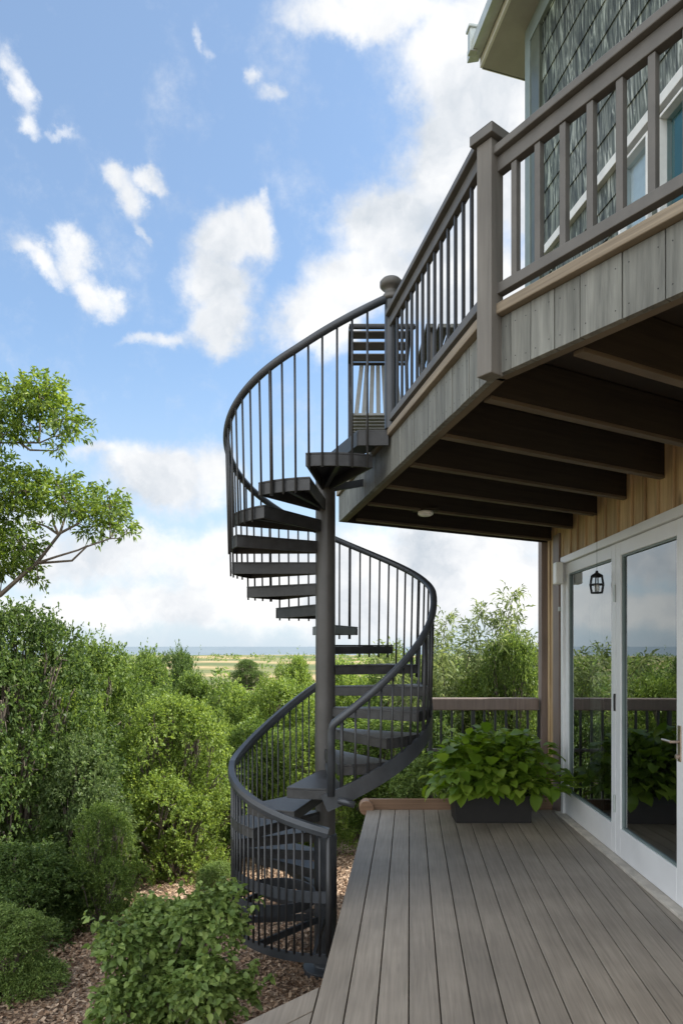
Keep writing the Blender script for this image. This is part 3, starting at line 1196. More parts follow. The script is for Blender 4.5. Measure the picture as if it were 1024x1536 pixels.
# roof: soffit, gutter, hip
E0 = Vector((1.287, 6.24, 0))
E1 = E0 + UD * 7.2
ed = UNn
EB = Vector((7.6, 7.4, 0))
m = MB()
m.prism([tuple(E0[:2]), tuple(E1[:2]), (7.6, E1.y), (7.6, 8.0)][:3] + [(7.6, 8.2)], ZS, ZS + .03)
m.build('soffit', M['soffit'], hs)
m = MB()
e2 = Vector((7.6, 8.2, 0))
far_d = (e2 - E0).normalized()
m.bar(E0 + UNn * .012 + UP * (ZS + .10), E1 + UNn * .012 + UP * (ZS + .10), .024, .20)
m.bar(E0 + UP * (ZS + .10), e2 + UP * (ZS + .10), .024, .20)
m.build('eave_board', M['white_trim'], hs, bevel=.003)
m = MB()
prof = [(-.05, 0), (.0, -.0), (.0, .10), (-.06, .10), (-.068, .085)]
m.sweep([E0 + UNn * .085 + UP * (ZS + .09) - UD * .02, E1 + UNn * .085 + UP * (ZS + .09)], [(-.055, -.02), (.055, -.05), (.055, .06), (-.055, .06)])
m.build('gutter', M['gutter'], hs, bevel=.006)
m = MB()
gp = E0 + UNn * .13 - UD * -.10
m.bar(gp + UP * (ZS + .03), gp + UP * (ZS + .24), .07, .07, up=UD)
m.bar(gp + UP * (ZS + .235), gp + UP * (ZS + .262), .095, .095, up=UD)
m.build('gutter_outlet', M['gutter'], hs, bevel=.006)
m = MB()
rz = ZS + .2
A, B, C, D_ = E0 + UNn * .05, E1 + UNn * .05, Vector((7.6, E1.y, 0)), e2
R1, R2 = Vector((4.3, 5.0, ZS + 2.1)), Vector((4.6, 1.6, ZS + 2.1))
m.add([(A.x, A.y, rz), (B.x, B.y, rz), (C.x, C.y, rz), (D_.x, D_.y, rz), R1, R2], [(0, 1, 5, 4), (1, 2, 5), (2, 3, 4, 5), (3, 0, 4)])
m.build('roof', M['roof'], hs)

# ------------------------------------------------------------------ rear railing on the deck
rr = thing('deck_railing', 'brown railing with flat top at the far end of the deck', 'railing', (1.0, 7.15, 0))
RZ = EYE - (1047 - HZ) / F * 7.15
x0, x1 = (640 - 512) / F * 7.15, wp(7.1).x - .095
m = MB(); m.box(x0 - .05, x1, 7.08, 7.2, RZ - .125, RZ); m.build('top_rail', M['brown_trim'], rr, bevel=.012)
m = MB(); m.box(x0, x1, 7.1285, 7.1535, RZ - .56, RZ - .53); m.build('bottom_rail', M['rail'], rr, bevel=.004)
for px in (645, 709):
    x = (px - 512) / F * 7.15
    m = MB(); m.box(x - .02, x + .02, 7.12, 7.16, -.75, RZ - .126); m.build('post', M['baluster'], rr, bevel=.004)
px = 661
while px < 818:
    if abs(px - 709) > 9:
        x = (px - 512) / F * 7.15
        m = MB(); m.box(x - .011, x + .011, 7.13, 7.152, -.1 if px > 715 else RZ - .529, RZ - .126); m.build('baluster', M['baluster'], rr)
    px += 16.2

# ------------------------------------------------------------------ patio furniture on the balcony corner
t = thing('hooded_chair', 'slatted grey garden chair with dark hood at the balcony corner', 'chair', (.42, 5.35, HC))
cx, cy = .31, 5.48
m = MB()
fr = []
for s in (-.24, .24):
    a = Vector((cx + s, cy, HC))
    m.tube([a + Vector((0, -.3, 0)), a + Vector((0, -.3, .42)), a + Vector((0, -.28, .62)), a + Vector((0, .1, .64))], .014, 8)
    m.tube([a + Vector((0, .28, 0)), a + Vector((0, .2, .5)), a + Vector((0, .3, 1.05)), a + Vector((0, .0, 1.2)), a + Vector((0, -.3, 1.08))], .016, 8)
m.tube([(cx - .24, cy + .3, HC + 1.05), (cx + .24, cy + .3, HC + 1.05)], .014, 8)
m.tube([(cx - .24, cy - .3, HC + 1.08), (cx + .24, cy - .3, HC + 1.08)], .014, 8)
m.build('frame', M['black_metal'], t)
m = MB()
for k in range(6):
    m.box(cx - .22, cx + .22, cy - .27 + k * .08, cy - .215 + k * .08, HC + .42, HC + .44)
m.build('seat', M['fabric'], t, bevel=.004)
m = MB()
for k in range(7):
    x = cx - .2 + k * .066
    m.bar((x, cy + .2, HC + .46), (x - .02 * (k - 3), cy + .29, HC + 1.03), .036, .014, up=(0, 1, 0))
m.build('backrest', M['fabric'], t, bevel=.003)
m = MB()
hp_ = [(.3, 1.06), (.22, 1.12), (.12, 1.175), (0, 1.205), (-.12, 1.18), (-.22, 1.14), (-.31, 1.09)]
for (y0, z0), (y1, z1) in zip(hp_[:-1], hp_[1:]):
    a, b = Vector((cx, cy + y0, HC + z0)), Vector((cx, cy + y1, HC + z1))
    m.sweep([a.lerp(b, .12), a.lerp(b, .8)], [(-.25, -.006), (.25, -.006), (.25, .006), (-.25, .006)])
m.build('hood', M['rail'], t)
t = thing('slatted_table', 'small slatted grey table behind the balcony railing', 'table', (.75, 4.5, HC))
m = MB()
for k in range(6):
    m.box(.52 + k * .075, .585 + k * .075, 4.2, 4.8, HC + .62, HC + .645)
m.build('tabletop', M['fascia'], t, bevel=.003)
for a, b in ((.56, 4.26), (.92, 4.26), (.56, 4.74), (.92, 4.74)):
    m = MB(); m.box(a - .02, a + .02, b - .02, b + .02, HC, HC + .619); m.build('leg', M['rail'], t, bevel=.003)

# ------------------------------------------------------------------ foliage
UPN = np.array([0, 0, 1.0])


def nrm(a):
    return a / (np.linalg.norm(a, axis=1, keepdims=True) + 1e-9)


def leaves(base, axis, normal, L, W, rng, fold=.25, droop=.15):
    """one folded leaf per row"""
    axis = nrm(axis)
    n = normal - axis * np.sum(normal * axis, 1, keepdims=True)
    n = nrm(n)
    s = np.cross(axis, n)
    L = L[:, None]
    W = W[:, None]
    b = base
    mid = b + axis * L * .45
    r = mid + s * W * .5 + n * W * fold
    l = mid - s * W * .5 + n * W * fold
    tip = b + axis * L - UPN * L * droop
    V = np.stack([b, r, tip, l], 1).reshape(-1, 3)
    return V


def sprigs(p, o, m, length, L, W, rng, upb=.35, spread=.9, nb=(.6, .5, .6), droop=.15):
    """m leaves on a short twig at every point p pointing about along o"""
    n = len(p)
    ax = nrm(o + rng.normal(0, .45, (n, 3)) + UPN * upb)
    P, A, Nn, O = [], [], [], []
    for j in range(m):
        t = (j + .5) / m
        pos = p + ax * (length * t) + rng.normal(0, length * .06, (n, 3))
        a = nrm(ax * (.45 + .5 * t) + rng.normal(0, spread, (n, 3)) * .7)
        nn = UPN * nb[0] + o * nb[1] + rng.normal(0, nb[2], (n, 3))
        P.append(pos); A.append(a); Nn.append(nn)
    P, A, Nn = np.concatenate(P), np.concatenate(A), np.concatenate(Nn)
    k = len(P)
    sc = rng.uniform(.65, 1.2, k)
    return leaves(P, A, Nn, L * sc, W * sc, rng, droop=droop)


def blob_points(lobes, n, rng, inner=.55):
    """points near the surfaces of a set of (centre, radius, squash) lobes with outward directions"""
    c = np.array([l[0] for l in lobes])
    r = np.array([l[1] for l in lobes])
    w = r ** 2
    idx = rng.choice(len(lobes), n, p=w / w.sum())
    d = nrm(rng.normal(0, 1, (n, 3)))
    d[:, 2] = np.where(d[:, 2] < -.35, -d[:, 2], d[:, 2])
    f = inner + (1 - inner) * rng.uniform(0, 1, n) ** .45
    bump = 1 + .10 * np.sin(d[:, 0] * 7 + idx) * np.sin(d[:, 1] * 6 + idx * 2) + rng.normal(0, .05, n)
    p = c[idx] + d * (r[idx] * f * bump)[:, None]
    keep = np.ones(n, bool)
    for j in range(len(lobes)):
        inside = np.linalg.norm(p - c[j], axis=1) < r[j] * .5
        keep &= ~inside
    keep &= p[:, 2] > .02
    return p[keep], d[keep]


def quads(V):
    return np.arange(len(V)).reshape(-1, 4)


def shrub_lobes(rng, n, width, height, low=.2):
    out = []
    for i in range(n):
        h = rng.uniform(low, 1)
        a = rng.uniform(0, 2 * PI)
        prof = math.sin(PI * (.18 + .74 * h)) ** .7
        rad = rng.uniform(.15, .85) * prof * width
        r = width * rng.uniform(.28, .46) * (1.15 - .45 * h)
        out.append((np.array([rad * math.cos(a), rad * math.sin(a), h * height - r * .7]), r))
    out.append((np.array([0, 0, height * .45]), width * .55))
    return out


def stems(lobes, rng, r0=.03, spread=.06):
    m = MB()
    for c, r in lobes:
        b = Vector((rng.normal(0, spread), rng.normal(0, spread), -.15))
        c = Vector(c)
        mid = b.lerp(c, .5) + Vector((rng.normal(0, .06), rng.normal(0, .06), .08))
        m.tube([b, b.lerp(mid, .5) + Vector((0, 0, .05)), mid, c], r0, 6, r0 * .3)
        for k in range(3):
            e = c + Vector(rng.normal(0, 1, 3)).normalized() * r * .75
            m.tube([mid.lerp(c, .6), c.lerp(e, .5) + Vector((0, 0, .03)), e], r0 * .4, 5, r0 * .12)
    return m


VAR = {}


def shrub_variant(key, seed, n_lobes, width, height, n, m, length, L, W, low=.15, **kw):
    rng = np.random.default_rng(seed)
    lobes = shrub_lobes(rng, n_lobes, width, height, low)
    p, o = blob_points(lobes, n, rng)
    V = sprigs(p, o, m, length, L, W, rng, **kw)
    # stray shoots that break the outline
    ns = 70
    q, oo = blob_points(lobes, ns * 2, rng, inner=.9)
    q, oo = q[:ns], oo[:ns]
    ax = nrm(oo * .7 + UPN * .8 + rng.normal(0, .25, q.shape))
    SV = []
    for t_ in np.linspace(0, 1, 7):
        SV.append(sprigs(q + ax * (t_ * rng.uniform(.12, .34, (len(q), 1))), ax, 4, length * .6, L, W, rng, upb=.5))
    V = np.concatenate([V] + SV)
    V[:, 2] = np.maximum(V[:, 2], .0)
    st_ = stems(lobes, rng)
    me2 = bpy.data.meshes.new('trunk')
    me2.from_pydata(st_.v, [], st_.f)
    me2.materials.append(M['bark'])
    VAR[key] = (V, me2, {})
    return VAR[key]


# all unit shrubs about 1 m radius and 2 m tall
shrub_variant('a', 1, 26, 1.0, 2.0, 6500, 9, .12, .054, .026)
shrub_variant('b', 2, 34, 1.0, 2.0, 7200, 9, .10, .047, .024)
shrub_variant('c', 3, 22, 1.0, 2.0, 6500, 9, .14, .062, .022)
shrub_variant('d', 4, 48, 1.0, 2.0, 9500, 9, .08, .038, .021)


def crown_mesh(key, mat):
    V, me2, cache = VAR[key]
    if mat not in cache:
        cache[mat] = arr_mesh('crown', V, quads(V), LEAF[mat])
    return cache[mat], me2


def shrub(name, px, D, top, hw, key, mat, label, group, cat='shrub', rot=None, base=None):
    x = (px - 512) / F * D
    z0 = gz(x, D) if base is None else base
    h = EYE + (HZ - top) / F * D - z0
    w = hw / F * D
    t = thing(name, label, cat, (x, D, z0), group, world_parts=False)
    t.scale = (w * .95, w * .95, h / 2.12)
    t.rotation_euler = (0, 0, random.uniform(0, 6.28) if rot is None else rot)
    cm, tm = crown_mesh(key, mat)
    link('crown', cm, t)
    link('trunk', tm, t)
    return t


G1 = 'shrubs of the thicket left of the stair'
G2 = 'shrubs behind the stair and railing'
random.seed(21)
SH = [
    ('shrub', 20, 6.9, 895, 165, 'd', 'dark', 'tall dark green shrub filling the left edge of the photo under the branch', G1),
    ('shrub', 145, 9.0, 955, 100, 'b', 'olive', 'olive shrub with pointed top right of the tall dark shrub', G1),
    ('shrub', 262, 8.0, 1035, 108, 'd', 'light', 'rounded light green shrub left of the stair, the brightest of the thicket', G1),
    ('shrub', 215, 15.0, 966, 66, 'a', 'olive', 'olive shrub just below the sea horizon left of the dry field', G1),
    ('shrub', 268, 19.0, 972, 52, 'b', 'dark', 'dark shrub touching the sea horizon beside the dry field', G1),
    ('shrub', 300, 12.5, 1010, 70, 'c', 'olive', 'feathery olive shrub behind the rounded light green one', G1),
    ('shrub', 372, 112.0, 988, 29, 'd', 'dark', 'small round dark shrub at the edge of the dry field', G1),
    ('shrub', 345, 17.0, 1018, 62, 'a', 'light', 'yellow green shrub below the small round dark shrub', G1),
    ('shrub', 425, 13.0, 1012, 78, 'b', 'light', 'yellow green shrub seen over the curved guard rail', G1),
    ('shrub', 440, 21.0, 986, 48, 'c', 'light', 'loose pale shrub rising just left of the stair pole', G1),
    ('shrub', 385, 9.4, 1070, 74, 'a', 'olive', 'olive shrub behind the left bars of the stair guard', G1),
    ('shrub', 455, 9.0, 1085, 74, 'd', 'light', 'light shrub behind the stair guard next to the pole', G1),
    ('shrub', 118, 6.6, 1105, 95, 'c', 'silver', 'grey green feathery shrub low in the left thicket', G1),
    ('shrub', 25, 5.6, 1255, 105, 'a', 'dark', 'dark low shrub at the lower left edge above the mulch', G1),
    ('shrub', 14, 4.6, 1362, 80, 'c', 'front', 'bright fern like shrub in the bottom left corner', G1),
    ('shrub', 322, 6.6, 1290, 34, 'a', 'front', 'small bright shrub growing from mulch left of the stair foot', G1),
    ('shrub', 185, 11.0, 1012, 80, 'd', 'olive', 'olive shrub between the tall left shrubs and the rounded light green one', G1),
    ('shrub', 90, 7.9, 1000, 90, 'a', 'light', 'yellow green shrub in the middle of the left thicket', G1),
    ('shrub', 330, 10.3, 1078, 58, 'd', 'light', 'light shrub between the rounded light green one and the guard rail', G1),
    ('shrub', 155, 5.9, 1200, 62, 'd', 'olive', 'low olive shrub on the mulch below the grey green feathery one', G1),
    ('shrub', 520, 14.0, 985, 70, 'a', 'light', 'light shrub seen through the stair right of the pole', G2),
    ('shrub', 590, 12.5, 972, 70, 'b', 'olive', 'olive shrub seen through the middle balusters of the stair', G2),
    ('shrub', 560, 11.2, 1072, 95, 'd', 'olive', 'dense olive shrub low behind the right treads of the stair', G2),
    ('shrub', 650, 9.0, 1060, 80, 'a', 'dark', 'dark shrub behind the left end of the deck railing', G2),
    ('shrub', 765, 9.3, 942, 66, 'd', 'olive', 'dense olive shrub behind the deck railing beside the corner post', G2),
    ('shrub', 700, 9.8, 1010, 70, 'b', 'light', 'light shrub above the middle of the deck railing', G2),
    ('shrub', 840, 11.0, 960, 80, 'b', 'dark', 'dark shrub hidden mostly behind the house corner post', G2),
]
for i, (nm, px, D, top, hw, key, mat, lab, grp) in enumerate(SH):
    shrub(nm, px, D, top, hw, key, mat, lab, grp)


# bamboo: upright culms with narrow hanging leaves
def bamboo_variant(seed, n_culm=9, height=3.0, spread=.45):
    rng = np.random.default_rng(seed)
    m = MB()
    P, O = [], []
    for i in range(n_culm):
        a = rng.uniform(0, 2 * PI)
        b = Vector((math.cos(a) * spread * rng.uniform(.1, .8), math.sin(a) * spread * rng.uniform(.1, .8), -.1))
        h = height * (1.0 if i == 0 else rng.uniform(.55, .9))
        lean = Vector((rng.normal(0, .18), rng.normal(0, .18), 0))
        pts = [b + Vector((0, 0, h * t)) + lean * (t * t * h) for t in (0, .2, .4, .6, .8, .92, 1)]
        m.tube(pts, .012, 5, .003)
        for k in range(int(190 * h / 3)):
            t = rng.uniform(.12, 1) ** .8
            q = b + Vector((0, 0, h * t)) + lean * (t * t * h)
            rad = (.36 * (1 - t) + .07)
            d = nrm(rng.normal(0, 1, (1, 3)))[0]
            d[2] = abs(d[2]) * .4
            P.append(np.array(q) + d * rad * rng.uniform(.1, 1))
            O.append(d)
    P, O = np.array(P), np.array(O)
    V = sprigs(P, O, 8, .16, .10, .021, rng, upb=.1, spread=.8, droop=.3, nb=(.5, .3, .8))
    me2 = bpy.data.meshes.new('culms')
    me2.from_pydata(m.v, [], m.f)
    me2.materials.append(M['bark'])
    return arr_mesh('foliage', V, quads(V), LEAF['bamboo']), me2


BV = [bamboo_variant(31, 8, 3.0, .4), bamboo_variant(32, 7, 3.0, .35), bamboo_variant(33, 12, 3.0, .6)]
for px, D, top, k, lab in ((683, 9.6, 898, 0, 'slender bamboo rising beside the curved handrail'),
                           (716, 10.2, 880, 1, 'tallest bamboo with a bent tip above the deck railing'),
                           (757, 10.4, 915, 2, 'broad bamboo clump left of the house corner post'),
                           (795, 10.0, 928, 0, 'bamboo clump touching the house corner post'),
                           (628, 11.0, 915, 1, 'thin bamboo seen through the right balusters of the stair')):
    x = (px - 512) / F * D
    z0 = gz(x, D)
    t = thing('bamboo', lab, 'bamboo', (x, D, z0), 'bamboo behind the deck railing', world_parts=False)
    h = EYE + (HZ - top) / F * D - z0
    t.scale = (h / 3.2, h / 3.2, h / 3.0)
    t.rotation_euler = (0, 0, px)
    link('foliage', BV[k][0], t)
    link('culms', BV[k][1], t)

# low leafy plants in the bed behind the edging
rng = np.random.default_rng(50)
for px, D, top, hw, lab in ((612, 6.92, 1165, 26, 'low leafy bed plant behind the log end of the edging'), (648, 6.95, 1140, 34, 'taller leafy bed plant left of the planter')):
    lob = [(np.array([rng.normal(0, .08), rng.normal(0, .06), rng.uniform(.05, .25)]), .13) for _ in range(9)]
    p, o = blob_points(lob, 520, rng)
    V = sprigs(p, o, 5, .05, .042, .028, rng, spread=.9)
    x = (px - 512) / F * D
    t = thing('bed_plant', lab, 'plant', (x, D, .03), 'leafy plants in the bed', world_parts=False)
    s = (EYE + (HZ - top) / F * D - .03) / .36
    t.scale = (s, s * .6, s)
    link('foliage', arr_mesh('foliage', V, quads(V), LEAF['front']), t)
    mm = MB()
    for k in range(8):
        mm.tube([(rng.normal(0, .04), rng.normal(0, .04), -.02), (rng.normal(0, .1), rng.normal(0, .08), .2)], .005, 5, .002)
    mm.build('stems', M['bark'], t)

# foreground bush with larger leaves
rng = np.random.default_rng(60)


def big_leaves(P, A, N, L, W, rng, rows=4, curl=.35, wave=.08):
    """broad leaves as curved 3 x rows grids"""
    A = nrm(A)
    N = nrm(N - A * np.sum(N * A, 1, keepdims=True))
    S = np.cross(A, N)
    n = len(P)
    out = []
    ts = np.linspace(0, 1, rows + 1)
    wid = np.sin(PI * np.clip(ts * .93 + .05, 0, 1)) ** .75
    wid[-1] = .03
    for t, w in zip(ts, wid):
        c = P + A * (L * t)[:, None] - N * (curl * L * t * t)[:, None] - UPN * (curl * .5 * L * t * t)[:, None]
        e = S * (W * w * .5)[:, None]
        lift = N * (W * w * .16)[:, None]
        wv = N * (W * wave * rng.normal(0, 1, n))[:, None]
        out += [c + e + lift + wv, c, c - e + lift - wv]
    V = np.stack(out, 1)            # n, 3*(rows+1), 3
    q = []
    for r in range(rows):
        for s in range(2):
            i = r * 3 + s
            q.append([i, i + 1, i + 4, i + 3])
    q = np.array(q)
    k = 3 * (rows + 1)
    Q = (np.arange(n)[:, None, None] * k + q[None]).reshape(-1, 4)
    return V.reshape(-1, 3), Q


lob = []
for i in range(26):
    a = rng.uniform(0, 2 * PI); h = rng.uniform(.05, 1)
    rad = rng.uniform(0, .50) * (1.1 - .6 * h)
    lob.append((np.array([rad * math.cos(a), rad * math.sin(a), .08 + h * .74]), rng.uniform(.07, .15)))
p, o = blob_points(lob, 3900, rng)
PP, AA, NN = [], [], []
for j in range(3):
    ax = nrm(o + rng.normal(0, .5, p.shape) + UPN * .3)
    PP.append(p + ax * .02 * j + rng.normal(0, .012, p.shape)); AA.append(ax + rng.normal(0, .5, p.shape)); NN.append(UPN * .7 + o * .5 + rng.normal(0, .45, p.shape))
for j in range(150):
    q, d_ = p[rng.integers(len(p))], None
    if q[2] < .35:
        continue
    ax = nrm((q * np.array([1, 1, 0]) + UPN * .55 + rng.normal(0, .15, 3))[None])[0]
    ln_ = rng.uniform(.08, .24)
    for t_ in np.linspace(0, 1, 11):
        for k in range(2):
            sd = nrm(rng.normal(0, 1, (1, 3)))
            PP.append((q + ax * ln_ * t_)[None]); AA.append(ax[None] * .7 + sd); NN.append((UPN * .8 + rng.normal(0, .3, 3))[None])
PP, AA, NN = np.concatenate(PP), np.concatenate(AA), np.concatenate(NN)
L = rng.uniform(.026, .054, len(PP))
V, Q = big_leaves(PP, AA, NN, L, L * .72, rng, rows=3)
D = 3.9
x = (255 - 512) / F * D
t = thing('leafy_bush', 'soft green broad leaved bush in the foreground left of the deck', 'bush', (x, D, gz(x, D)), world_parts=False)
t.scale = (.97, .85, .96)
mm = link('crown', arr_mesh('crown', V, Q, LEAF['front']), t)
stems(lob, rng, .012, .04).build('trunk', M['bark'], t)

# ------------------------------------------------------------------ planter with hosta like plant
D = 6.17
x0, x1 = (681 - 512) / F * D, (799 - 512) / F * D
t = thing('planter', 'black trough planter standing on the far end of the deck', 'planter', ((x0 + x1) / 2, D + .14, 0))
m = MB()
cxp = (x0 + x1) / 2
for (s0, s1, za, zb) in ((.88, 1.0, 0, .25),):
    hw, hd = (x1 - x0) / 2, .15
    lo = [(cxp - hw * .95, D), (cxp + hw * .95, D), (cxp + hw * .95, D + .27), (cxp - hw * .95, D + .27)]
    hi = [(cxp - hw, D - .012), (cxp + hw, D - .012), (cxp + hw, D + .285), (cxp - hw, D + .285)]
    m.add([(*p, .004) for p in lo] + [(*p, .25) for p in hi], [(3, 2, 1, 0), (0, 1, 5, 4), (1, 2, 6, 5), (2, 3, 7, 6), (3, 0, 4, 7)])
    inn = [(cxp - hw + .02, D + .008), (cxp + hw - .02, D + .008), (cxp + hw - .02, D + .265), (cxp - hw + .02, D + .265)]
    m.add([(*p, .25) for p in hi] + [(*p, .25) for p in inn] + [(*p, .20) for p in inn], [(0, 1, 5, 4), (1, 2, 6, 5), (2, 3, 7, 6), (3, 0, 4, 7), (4, 5, 9, 8), (5, 6, 10, 9), (6, 7, 11, 10), (7, 4, 8, 11)])
m.build('trough', M['pot'], t)
m = MB(); m.box(cxp - hw + .021, cxp + hw - .021, D + .009, D + .264, .15, .215); m.build('soil', M['soil'], t)
rng = np.random.default_rng(77)
n = 820
px_ = rng.uniform(-1, 1, n)
base = np.stack([cxp + px_ * hw * .85, D + .13 + rng.uniform(-.1, .1, n), np.full(n, .21)], 1)
th = rng.uniform(0, 2 * PI, n)
el = rng.uniform(0.0, 1.5, n) ** .9
out = np.stack([np.cos(th) * np.cos(el) * np.where(np.cos(th) > 0, 1.12, .72), np.sin(th) * np.cos(el) * .8, np.sin(el)], 1)
reach = rng.uniform(.26, .50, n) * (1 + .0 * el)
tip = base + out * reach[:, None] + np.stack([np.full(n, .05), np.zeros(n), np.full(n, .06)], 1) * rng.uniform(0, 1, n)[:, None]
tip[:, 2] = np.maximum(tip[:, 2] + .10 - .08 * (np.cos(el) * reach / .4), .27 + .08 * rng.uniform(0, 1, n))
A = out * np.array([1, 1, .45]) + rng.normal(0, .3, (n, 3)) - UPN * .1
N = UPN * 1.0 + out * .35 + rng.normal(0, .22, (n, 3))
L = rng.uniform(.085, .155, n)
V, Q = big_leaves(tip, A, N, L, L * .78, rng, rows=5, curl=.28, wave=.05)
hp = thing('hosta', 'lush broad leaved green plant growing in the black trough', 'plant', (cxp, D + .13, .21))
o = link('foliage', arr_mesh('foliage', V, Q, LEAF['hosta']), hp)
o.data.polygons.foreach_set('use_smooth', [True] * len(o.data.polygons))
m = MB()
for b, e in list(zip(base, tip))[:260]:
    b, e = Vector(b), Vector(e)
    m.tube([b, b.lerp(e, .6) + UP * .05, e], .004, 4, .003)
m.build('stems', LEAF['hosta'], hp)

# ------------------------------------------------------------------ overhanging tree at the left
rng = np.random.default_rng(90)
TD = 6.0


def tp(px, py, d=TD):
    return at(px, py, d)


tb = tp(-150, 1300, 6.3)
tb.z = gz(tb.x, tb.y)
tr = thing('broadleaf_tree', 'leafy tree reaching its branches in from the left against the sky', 'tree', tuple(tb))
m = MB()
j0 = tp(-120, 1000, 6.2)
j1 = tp(-60, 920, 6.1)
m.tube([tb - UP * .2, tb.lerp(j0, .5) + Vector((.04, .05, 0)), j0, j1], .085, 10, .04)
j2 = tp(-95, 700, 6.1)
j3 = tp(-80, 560, 6.0)
m.tube([j0, tp(-115, 850, 6.1), j2, j3], .055, 9, .025)
LIMBS = [
    [j1, tp(0, 893, 6.0), tp(28, 868, 5.95), tp(55, 845, 5.95), tp(90, 800, 5.95), tp(118, 785, 5.95)],
    [tp(55, 845, 5.95), tp(85, 835, 5.9), tp(118, 825, 5.85), tp(132, 818, 5.85)],
    [tp(88, 802, 5.95), tp(70, 790, 6.0), tp(50, 783, 6.0)],
    [tp(55, 845, 5.95), tp(108, 841, 6.0), tp(130, 820, 6.0), tp(165, 808, 6.0)],
    [tp(88, 802, 5.95), tp(80, 785, 5.9), tp(78, 770, 5.9)],
    [tp(90, 800, 5.95), tp(98, 775, 6.0), tp(100, 765, 6.0)],
    [j2, tp(-40, 668, 6.0), tp(0, 664, 6.0), tp(60, 664, 6.0), tp(80, 655, 6.0)],
    [tp(30, 664, 6.0), tp(45, 675, 5.95), tp(80, 676, 5.95)],
    [tp(58, 664, 6.0), tp(60, 640, 6.0), tp(55, 600, 6.0)],
    [j2, tp(-40, 760, 6.0), tp(0, 740, 6.0), tp(60, 735, 6.0)],
    [j3, tp(-20, 600, 6.0), tp(30, 600, 6.0)],
]
for k, l in enumerate(LIMBS):
    m.tube(l, .024 if k == 0 else .012, 7, .006 if k else .010)
tw = m
CL = [  # px, py, radius px, squash
    (20, 600, 42), (60, 590, 34), (70, 610, 30), (95, 625, 26), (110, 640, 24), (30, 635, 34), (75, 580, 22), (90, 668, 15), (-40, 600, 60), (5, 650, 22),
    (-30, 720, 60), (5, 700, 24), (30, 735, 36), (65, 740, 36), (95, 745, 36), (125, 755, 34), (155, 765, 34), (180, 778, 24), (140, 790, 26), (60, 720, 18), (100, 720, 16), (165, 750, 22), (190, 800, 12),
    (20, 775, 34), (30, 815, 32), (5, 840, 36), (40, 850, 22), (-30, 820, 60), (58, 870, 8), (62, 782, 10),
]
lob = []
for px, py, r in CL:
    c = at(px, py, 6.0 + random.uniform(-.25, .25))
    lob.append((np.array(c), r / F * 6.0 * .93))
jn = [Vector(q) for l in LIMBS for q in l[1:]]
for cc, rr_ in lob:
    cc = Vector(cc)
    b = min(jn, key=lambda q: (q - cc).length)
    tw.tube([b, b.lerp(cc, .5) + Vector((0, 0, -.02)), cc], .006, 5, .003)
    for k in range(5):
        e = cc + Vector(rng.normal(0, 1, 3)).normalized() * rr_ * .85
        tw.tube([b.lerp(cc, .75), cc.lerp(e, .5), e], .0035, 4, .0015)
tw.build('trunk', M['bark'], tr)
c = np.array([l[0] for l in lob]); r = np.array([l[1] for l in lob])
n = 2700
w = r ** 2
idx = rng.choice(len(lob), n, p=w / w.sum())
d = nrm(rng.normal(0, 1, (n, 3)))
p = c[idx] + d * (r[idx] * rng.uniform(.2, 1, n) ** .6)[:, None] * np.array([1, 1.2, .85])
V = sprigs(p, d, 6, .075, .054, .021, rng, upb=.25, spread=.8, nb=(.7, .4, .6), droop=.2)
link('crown', arr_mesh('crown', V, quads(V), LEAF['branch']), tr)


# ------------------------------------------------------------------ far scrub (one mass)
def scrub():
    rng = np.random.default_rng(123)
    out = []
    for i in range(2600):
        D = 22 * (520 / 22) ** rng.uniform(0, 1)
        lat = rng.uniform(-.62, .42)
        x = lat * D
        h = rng.uniform(.7, 2.2) * (1 if D < 120 else 1.3)
        # keep the dry field open
        if 95 < D < 330 and -.28 < lat < -.02 and rng.uniform() < .93:
            continue
        k = int(90 if D < 60 else 40 if D < 150 else 20)
        z = gz(x, D)
        dd = nrm(rng.normal(0, 1, (k, 3)))
        dd[:, 2] = np.abs(dd[:, 2])
        wdt = h * rng.uniform(.6, 1.3)
        p = np.array([x, D, z]) + dd * np.array([wdt, wdt, h]) * rng.uniform(.55, 1, (k, 1))
        L = np.full(k, h * (.22 if D < 60 else .34 if D < 150 else .5)) * rng.uniform(.6, 1.3, k)
        out.append(leaves(p, dd + rng.normal(0, .7, (k, 3)), dd + UPN * .6 + rng.normal(0, .4, (k, 3)), L, L * .6, rng))
    V = np.concatenate(out)
    o = link('scrubland', arr_mesh('scrubland', V, quads(V), LEAF['olive']))
    tag(o, 'low green scrub spreading over the plain towards the sea', 'scrub', kind='stuff')


scrub()

# ------------------------------------------------------------------ light
SUN = Vector((.74, .16, .72)).normalized()
sl = bpy.data.lights.new('sun', 'SUN')
sl.energy = 4.8
sl.angle = math.radians(.6)
sl.color = (1, .95, .86)
so = bpy.data.objects.new('sun', sl)
COL.objects.link(so)
so.rotation_euler = SUN.to_track_quat('Z', 'Y').to_euler()

